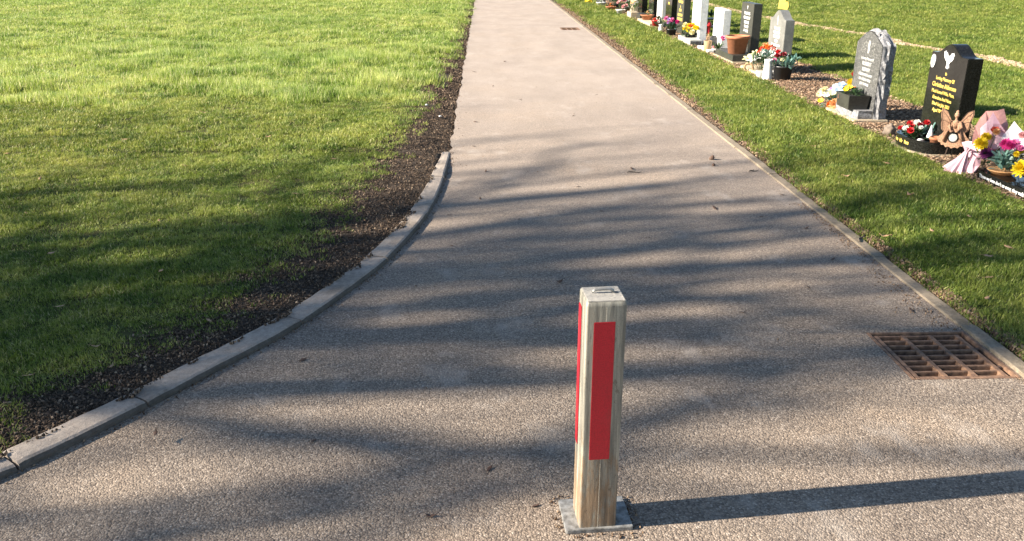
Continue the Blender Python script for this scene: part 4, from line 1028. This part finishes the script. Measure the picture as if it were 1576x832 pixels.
FL = bouquet('lily_arrangement', 'cream lilies with orange and red flowers left of the white jug', 'flowers', (3.74, 11.55, .03), [('lily', 'cream', (-.10, .20, .12), .055), ('lily', 'cream', (-.07, .12, .15), .055), ('lily', 'white', (-.10, .03, .13), .055), ('lily', 'white', (-.06, -.02, .16), .05), ('lily', 'cream', (-.02, .18, .18), .05), ('rose', 'coral', (.0, .02, .24), .045), ('rose', 'orange', (.02, -.08, .27), .045), ('cluster', 'peach', (.06, .10, .26), .05), ('cluster', 'coral', (.02, -.22, .27), .05), ('rose', 'coral', (-.01, .09, .20), .035), ('cluster', 'white', (-.03, -.12, .2), .05)],
        [((0, 0, .08), .18, 80, 'leafd', .07, .026), ((0, -.12, .17), .1, 40, 'teal', .07, .022)], 'flower arrangements on graves')
FL.scale = (1.2,) * 3
m = MB(); m.box(3.60, 3.93, 11.22, 12.05, 0, .06); o = m.build('stone_plinth', M['sand'], None, bevel=.006); tag(o, 'low buff plinth in front of the light grey headstone under the lilies', 'plinth')
m = MB(); m.box(-.12, .12, -.09, .09, .0, .10); o = m.build('grey_vase_block', M['lgrey'], None, loc=(3.68, 11.12, .0), bevel=.006); tag(o, 'small pale grey stone block beside the white jug', 'vase block')
m = MB(); m.tube([(0, .06 * math.cos(a), .085 + .06 * math.sin(a)) for a in np.linspace(0, 6.28, 18, endpoint=False)], .014, 7, True)
rnd = random.Random(8)
for k in range(30):
    a = rnd.uniform(0, 6.28); q = Vector((0, .06 * math.cos(a), .085 + .06 * math.sin(a))); m.petal(q, fvec(rnd.uniform(0, 6.28), rnd.uniform(-1, 1)), Vector((0, 0, 1)), .028, .012, .1)
o = m.build('twig_wreath', M['wicker'], None, loc=(3.60, 11.62, .0), rot=(0, R(-12), R(50))); tag(o, 'small twig wreath standing at the grass edge left of the white jug', 'wreath')
M['paleyellow'] = simple('faded_yellow_plastic', (.62, .47, .10), (.5, .38, .08), .6, 20)
def yellow():
    t = thing('garden_marker', 'yellow plate on a thin stake sticking up behind the light grey headstone', 'marker', (4.44, 12.98, 0), R(-25))
    m = MB(); m.tube([(0, 0, -.05), (0, 0, .80)], .006, 6); m.build('stake', M['stem'], t)
    m = MB(); m.prism([(-.075, .76), (.065, .74), (.085, .80), (.07, .86), (.03, .865), (.03, .93), (-.06, .94)], lambda u, v, k: (u, -.012 + .012 * k, v)); m.build('plate', M['paleyellow'], t, bevel=.004)
yellow()

# fourth/fifth stone surroundings
def bigpot():
    t = thing('terracotta_pot', 'large plain terracotta pot in front of the black headstone with white lettering', 'plant pot', (3.745, 12.78, .141)); pot_part(t, M['terra'], .125, .165, .255, .014, .042, 32)
bigpot()
m = MB(); m.prism([(-.05, 0), (.05, 0), (.01, .16), (0, .16)], lambda u, v, k: (-.02 + .03 * k, -u, v)); o = m.build('stone_wedge', M['sand'], None, loc=(3.86, 13.42, .14), bevel=.003); tag(o, 'pale wedge of stone leaning by the black headstone behind the terracotta pot', 'ornament')
def spot(t): pot_part(t, M['blackpl'], .045, .06, .085, .005, .014)
bouquet('potted_flowers', 'small black pot with tall pink flower and pale leaves left of the terracotta pot', 'flower pot', (3.66, 13.52, .02), [('rose', 'pink', (.04, -.08, .27), .045), ('rose', 'pink', (.06, -.05, .24), .038), ('rose', 'palepink', (-.04, .08, .11), .04), ('pansy', 'white', (-.05, .05, .08), .035)],
        [((0, -.02, .10), .06, 26, 'stem', .12, .018), ((0, -.02, .08), .06, 26, 'leafd', .1, .02)], 'flower arrangements on graves', spot)
def basket():
    t = thing('wicker_basket', 'upright wicker basket with a dark bag behind it between the two white headstones', 'basket', (3.62, 14.0, .01))
    m = MB(); m.lathe([(0, 0), (.055, 0), (.062, .02), (.058, .10), (.066, .19), (.06, .19), (.05, .1), (0, .1)], k=20); m.build('body', M['wicker'], t)
    m = MB(); m.tube([(0, .062 * math.cos(a), .19 + .10 * math.sin(a)) for a in np.linspace(0, 3.14, 10)], .006, 6); m.build('handle', M['wicker'], t)
basket()
m = MB(); m.blob((0, 0, .12), .09, 12, .25, 3, (1, 1, 1.15)); m.blob((0, 0, .05), .08, 13, .2, 2, (1.1, 1.1, .6)); o = m.build('black_bag', M['blackpl'], None, loc=(3.76, 14.18, .03)); tag(o, 'crumpled dark bag behind the wicker basket', 'bag')
m = MB(); m.box(3.585, 3.72, 13.82, 14.55, 0, .07); o = m.build('white_kerb_block', M['white'], None, bevel=.006); tag(o, 'low white marble block under the wicker basket', 'grave block'); 
def plinth():
    t = thing('grave_plinth', 'pale grey plinth with a dark plaque in front of the tall white headstone', 'plinth', (3.63, 15.3, 0)); o = t.location
    m = MB(); m.box(3.54 - o.x, 3.755 - o.x, 14.92 - o.y, 15.85 - o.y, 0, .12); m.build('block', M['lgrey'], t, bevel=.006)
    m = MB(); m.box(3.555 - o.x, 3.74 - o.x, 14.914 - o.y, 14.921 - o.y, .03, .10); m.build('plaque', M['greypit'], t, bevel=.002)
    m = MB(); m.box(3.50 - o.x, 3.79 - o.x, 14.86 - o.y, 15.9 - o.y, -.01, .022); m.build('footing_slab', M['sand'], t, bevel=.004)
plinth()
bouquet('flower_bowl', 'dense yellow and orange flowers in a dark bowl on the pale grey plinth', 'flower bowl', (3.66, 15.45, .121), [('mum', c, (r_.uniform(-.09, .08), r_.uniform(-.25, .2), r_.uniform(.08, .19)), r_.uniform(.045, .06)) for c in ('yellow', 'yellow', 'orange', 'yellow', 'yellow', 'orange', 'yellow', 'cream', 'yellow', 'cream', 'yellow')],
        [((0, 0, .03), .16, 60, 'stem', .08, .03), ((0, .2, .05), .12, 40, 'stem', .08, .03), ((0, .2, .08), .1, 20, 'teal', .08, .03)], 'flower arrangements on graves', lambda t: pot_part(t, M['blackpl'], .08, .12, .08, .005, .012))
def rack():
    t = thing('plant_stand', 'low black wrought iron plant stand behind the red lantern', 'plant stand', (4.62, 17.5, 0))
    m = MB()
    for x in (-.2, .2):
        for y in (-.15, .15): m.tube([(x, y, 0), (x, y, .30)], .012, 6)
    m.build('legs', M['blackpl'], t); m = MB()
    for z in (.12, .27):
        m.box(-.22, .22, -.17, .17, z, z + .02)
    m.build('shelves', M['blackpl'], t, bevel=.003)
    m = MB(); leaves((-.1, 0, .32), .12, 50, 5, .09, .03).build('potted_leaves', M['leafd'], t)
rack()
def lantern():
    t = thing('grave_lantern', 'red grave lantern standing between the two white headstones', 'lantern', (4.38, 16.98, .0)); t.scale = (1.3,) * 3
    m = MB(); m.lathe([(0, 0), (.045, 0), (.045, .012), (.032, .02), (.030, .13), (.036, .14)], k=16); m.build('body', M['redpl'], t)
    m = MB(); m.lathe([(.042, .14), (.046, .15), (.03, .19), (.012, .205), (.012, .22), (0, .222)], k=16); m.build('lid', M['redpl'], t)
lantern()

# farther flowers and pots, each its own thing
def P1(mat, a, b, h): return lambda t: pot_part(t, mat, a, b, h, .008, .02)
def fl(cols, n, sx, sy, z0, z1, r0=.04, r1=.055, seed=0, kinds=('rose', 'mum')):
    q = random.Random(seed); return [(kinds[k % len(kinds)], cols[k % len(cols)], (q.uniform(-sx, sx), q.uniform(-sy, sy), q.uniform(z0, z1)), q.uniform(r0, r1)) for k in range(n)]
G_ = 'flower arrangements on graves'
bouquet('potted_flowers', 'magenta and lilac flowers in a dark pot left of the yellow flower bowl', 'flower pot', (3.60, 16.75, .01), fl(['hotpink', 'pink', 'lilac', 'hotpink'], 9, .12, .2, .24, .33, seed=1), [((0, 0, .14), .16, 70, 'leafd', .09, .03), ((0, 0, .17), .14, 20, 'teal', .08, .03)], G_, P1(M['blackpl'], .08, .1, .14))
def vase_white(t):
    m = MB(); m.lathe([(0, 0), (.05, 0), (.055, .03), (.04, .13), (.05, .16), (.042, .16), (.03, .12), (0, .1)], k=16); m.build('vase', M['enamel'], t)
bouquet('white_vase', 'white vase with drooping leaves at the grass edge left of the magenta flowers', 'vase', (3.56, 17.55, .01), [('lily', 'white', (-.02, .05, .2), .05), ('cluster', 'cream', (.05, -.03, .22), .05)], [((0, 0, .14), .12, 40, 'leafd', .1, .03)], G_, vase_white)
bouquet('potted_flowers', 'red plastic pot in front of the dark headstone with gold writing', 'flower pot', (3.66, 18.6, .06), [('cluster', 'redf', (.02, 0, .13), .05), ('rose', 'coral', (-.03, .04, .12), .04)], [((.04, 0, .12), .08, 26, 'leafd', .08, .03)], G_, P1(M['redpl'], .07, .10, .11))
m = MB(); m.box(-.12, .2, -.75, .8, 0, .09); o = m.build('low_plinth', M['sand'], None, loc=(3.66, 19.4, 0), bevel=.006); tag(o, 'long sandstone grave base carrying the terracotta bowl and red pot', 'grave base')
bouquet('terracotta_bowl', 'orange terracotta bowl with low plants right of the pale flower trough', 'flower pot', (3.68, 19.75, .091), [('cluster', 'peach', (0, 0, .14), .05)], [((0, 0, .09), .12, 34, 'stem', .07, .025)], G_, P1(M['terra'], .1, .15, .11))
m = MB(); m.box(-.02, .3, -.3, .3, 0, .16); o = m.build('low_plinth', M['blackrough'], None, loc=(3.66, 20.75, 0), bevel=.006); tag(o, 'dark granite grave base left of the orange terracotta bowl', 'grave base')
def trough(t):
    m = MB(); m.box(-.1, .1, -.3, .3, 0, .17); m.build('trough', M['sand'], t, bevel=.01)
bouquet('flower_trough', 'pale stone trough of tall cream flowers and grasses near the top of the view', 'flower trough', (3.60, 21.2, .0), fl(['cream', 'white', 'peach'], 8, .08, .25, .30, .48, seed=2, kinds=('cluster', 'lily')), [((0, 0, .22), .2, 60, 'stem', .16, .016)], G_, trough)
bouquet('potted_flowers', 'pale pink flowers in a white bowl left of the stone trough', 'flower pot', (3.52, 22.6, 0), fl(['palepink', 'palepink', 'white', 'pink'], 10, .14, .2, .2, .42, .05, .065, seed=3), [((0, 0, .12), .14, 30, 'leafd', .08, .03)], G_, P1(M['enamel'], .09, .13, .13))
bouquet('potted_flowers', 'lilac and purple flowers behind the pale pink ones', 'flower pot', (3.75, 23.0, 0), fl(['lilac', 'purple', 'lilac'], 7, .12, .14, .35, .5, .05, .06, seed=4), [((0, 0, .2), .15, 40, 'leafd', .09, .03)], G_, P1(M['blackpl'], .09, .12, .16))
bouquet('terracotta_bowl', 'small terracotta bowl at the grass edge before the pale pink flowers', 'flower pot', (3.46, 24.0, 0), [('cluster', 'orange', (0, 0, .14), .06)], [((0, 0, .1), .1, 24, 'leafd', .07, .03)], G_, P1(M['terra'], .1, .14, .12))
bouquet('potted_flowers', 'dark leaved bush with blue flowers among the farthest graves', 'flower pot', (3.66, 24.6, 0), fl(['purple', 'blue', 'white'], 5, .12, .14, .36, .46, .04, .05, seed=5), [((0, 0, .2), .22, 90, 'leafd', .11, .04)], G_, P1(M['blackpl'], .1, .13, .15))
bouquet('white_bowl', 'white bowl at the grass edge below the bright yellow flowers', 'flower pot', (3.40, 25.6, 0), [('cluster', 'white', (0, 0, .16), .07)], [((0, 0, .12), .1, 20, 'stem', .07, .03)], G_, P1(M['enamel'], .1, .14, .14))
bouquet('potted_flowers', 'tall bright yellow flowers near the top left end of the row of graves', 'flower pot', (3.50, 26.4, 0), fl(['yellow', 'yellow', 'cream'], 14, .18, .3, .26, .5, .06, .08, seed=6, kinds=('mum', 'cluster')), [((0, -.1, .2), .22, 80, 'stem', .11, .04)], G_, P1(M['blackpl'], .1, .14, .15))
bouquet('daffodil_bunch', 'low clump of yellow flowers on the grass at the far end of the row', 'flowers', (3.22, 26.9, 0), fl(['yellow', 'yellow'], 9, .12, .16, .07, .2, .05, .07, seed=7, kinds=('pansy', 'mum')), [((0, 0, .03), .12, 30, 'stem', .08, .03)], G_)
m = MB(); m.box(-.16, .16, -.25, .25, 0, .24); m.box(-.18, .18, -.27, .27, .24, .27); o = m.build('grave_planter', M['blackrough'], None, loc=(3.20, 28.1, 0), bevel=.008); tag(o, 'black box planter at the farthest end of the row of graves', 'planter')

# ------------------------------------------------------------------ leaves, twigs and stones one could pick up
def leafproto(kind, seed):
    r = random.Random(seed); m = MB(); n = 7; vs = []
    for i in range(n):
        s = i / (n - 1); wd = math.sin(math.pi * min(1, s * .93 + .05)) * .38 * (1 + .25 * (-1) ** i * (kind != 0)); x = -1 + 2 * s
        zc = .25 * x * x * r.uniform(.5, 1.3) if kind != 2 else .5 * x * x
        cl = r.uniform(.1, .45)
        for y in (-1, 0, 1): vs.append((x, y * wd, zc + abs(y) * wd * cl + r.uniform(-.03, .03)))
    m.add(vs, [(i * 3 + j, i * 3 + j + 1, i * 3 + j + 4, i * 3 + j + 3) for i in range(n - 1) for j in range(2)], True)
    m.tube([(-1, 0, vs[1][2]), (-1.25, .03, vs[1][2] + .05), (-1.5, .1, vs[1][2])], .035, 4)
    return m
LP = {}
for mk in ('leaf1', 'leaf2'):
    for k in range(3):
        o = leafproto(k, k + 3).build('fallen_leaf', M[mk]); md = o.modifiers.new('thickness', 'SOLIDIFY'); md.thickness = .04; LP[mk, k] = [o, False]
def place_leaf(mk, k, x, y, s, label, group, rz=None, lift=0):
    o, used = LP[mk, k]
    if used: o = o.copy(); COL.objects.link(o)
    LP[mk, k][1] = True
    z = 0 if -.9 < x < 2.13 and x > float(PL(y)) else (.031 if x > float(PL(y)) - .11 and x < 0 else gz(x, y) + .022)
    o.location = (x, y, z + s * .10 + lift); o.scale = (s, s, s); o.rotation_euler = (random.uniform(-.25, .25), random.uniform(-.2, .2), random.uniform(0, 6.28) if rz is None else rz)
    tag(o, label, 'leaf', group)
gd = 'dark dead leaves on the tarmac path'
LD = {0: 'dark dead leaf beside the lone twig in the middle of the sunlit path', 1: 'dark dead leaf on the path where the branch shadows begin, right of the middle', 2: 'brown dead leaf on the path just beyond the top of the bollard',
      3: 'dark leaf on the path close to the left kerb joint', 5: 'curled dark leaf on the path left of the bollard foot', 14: 'upright dark leaf on the path nearest the left kerb at the front',
      8: 'flat dark leaf on the path right of the end of the left kerb', 11: 'dark leaf near the left edge of the path in full sun', 18: 'dark leaf on the far sunlit path nearest the right edging', 22: 'dark leaf against the right edging beyond the drain grate'}
LT = {0: 'pale tan leaf on the shaded grass farthest left of the kerb', 1: 'oval tan leaf on the shaded grass above the dark soil', 2: 'largest pale leaf on the right verge below the black tablet', 3: 'tan leaf on the right verge nearest the drain grate',
      5: 'orange tan leaf on the right verge beside the edging', 6: 'upright tan leaf in the middle of the right verge', 8: 'tan leaf in the thin grass where the left soil begins', 9: 'pale leaf lowest in the left grass near the kerb', 10: 'tan leaf on the sunlit left lawn far from the path'}
for i, (x, y, s) in enumerate([(1.13, 6.37, .03), (1.5, 5.29, .03), (.37, 4.01, .026), (-.77, 3.17, .02), (-.61, 2.55, .014), (-.18, 2.12, .018), (.14, 2.16, .016), (-.36, 3.98, .014), (-.04, 5.56, .022), (.75, 5.25, .016), (.66, 5.86, .018), (0., 6.32, .02), (-.24, 5.2, .014), (.96, 4.71, .012), (-1.15, 2.56, .02), (0, 2.36, .018),
    (.9, 8.6, .02), (.4, 9.6, .018), (1.3, 9.9, .02), (-.1, 8.3, .025), (.1, 10.6, .02), (1.62, 3.9, .016), (1.9, 4.3, .022), (1.95, 4.85, .02), (2.0, 3.6, .02), (2.05, 5.6, .02), (.3, 13, .03), (-.15, 11.9, .03), (-.1, 7.2, .02), (1.2, 3.6, .014), (-.2, 4.6, .012), (1.75, 5.1, .013)]):
    place_leaf('leaf1', i % 3, x, y, s, LD.get(i, 'tiny dark leaf scrap lying on the tarmac path'), gd)
gt = 'tan dead leaves lying on the grass'
for i, (x, y, s) in enumerate([(-2.37, 4.4, .03), (-1.69, 4.15, .026), (2.85, 5.4, .04), (2.53, 3.89, .022), (2.38, 3.64, .028), (2.3, 4.57, .03), (2.61, 4.63, .026), (2.98, 4.9, .02), (-1.64, 3.24, .02), (-1.78, 2.98, .022), (-3.1, 7.3, .03), (-4.4, 6.5, .03), (2.7, 4.2, .03), (2.9, 4.35, .026), (2.62, 5.9, .025), (-2.9, 5.2, .022), (-1.3, 5.6, .02), (-3.6, 5.5, .025), (-2.3, 6.4, .024), (3.1, 6.3, .025), (2.75, 6.9, .024), (-.75, 5.0, .018), (-1.25, 3.5, .02), (-1.5, 3.05, .018), (-2.0, 3.7, .022), (-2.6, 4.0, .02), (-3.2, 6.0, .024), (-2.0, 5.0, .02), (-4.6, 7.9, .03), (-1.9, 7.4, .024), (-1.2, 6.6, .02), (-5.2, 8.4, .03), (-2.8, 8.5, .03), (-1.0, 8.8, .026), (-3.9, 6.9, .026)]):
    place_leaf('leaf2', i % 3, x, y, s, LT.get(i, 'tiny tan leaf scrap lying on the grass'), gt)
def twig(x, y, L, rz, label):
    m = MB(); pts = [(L * (t - .5), .08 * L * math.sin(t * 5), .006 + .004 * math.sin(t * 7)) for t in np.linspace(0, 1, 7)]
    m.tube(pts, [.0035, .0045, .005, .005, .004, .003, .002], 6); m.tube([pts[3], (pts[3][0] + L * .12, pts[3][1] + L * .1, .016)], [.003, .0015], 5)
    o = m.build('twig', M['bark'], None, loc=(x, y, 0 if x < 2.1 else .01), rot=(0, 0, rz)); tag(o, label, 'twig')
twig(1.13, 6.25, .11, R(5), 'short dark twig lying alone in the middle of the sunlit path')
twig(2.05, 6.26, .09, R(25), 'twig against the right path edging level with the nearest grave')
twig(-2.15, 4.25, .09, R(-30), 'thin twig lying in the shaded grass left of the kerb')
twig(2.19, 4.62, .14, R(60), 'longest twig crossing the right edging above the drain grate')
for i, (x, y, r, l) in enumerate([(1.83, 6.66, .020, 'larger brown clod on the sunlit path near the right edging'), (1.79, 6.45, .012, 'small brown clod just below the larger one near the right edging')]):
    m = MB(); m.blob((0, 0, r * .7), r, 30 + i, .3, 2); o = m.build('soil_clod', M['leaf1'], None, loc=(x, y, 0)); tag(o, l, 'clod')
for i, (x, y, l) in enumerate([(-.62, 9.0, 'upper white pebble on the dark soil strip left of the path'), (-.45, 8.45, 'lower white pebble on the dark soil strip left of the path')]):
    m = MB(); m.blob((0, 0, 0), .013, 40 + i, .2, 2, (1.2, 1, .7)); o = m.build('white_pebble', M['white'], None, loc=(x, y, gz(x, y) + .02)); tag(o, l, 'pebble')
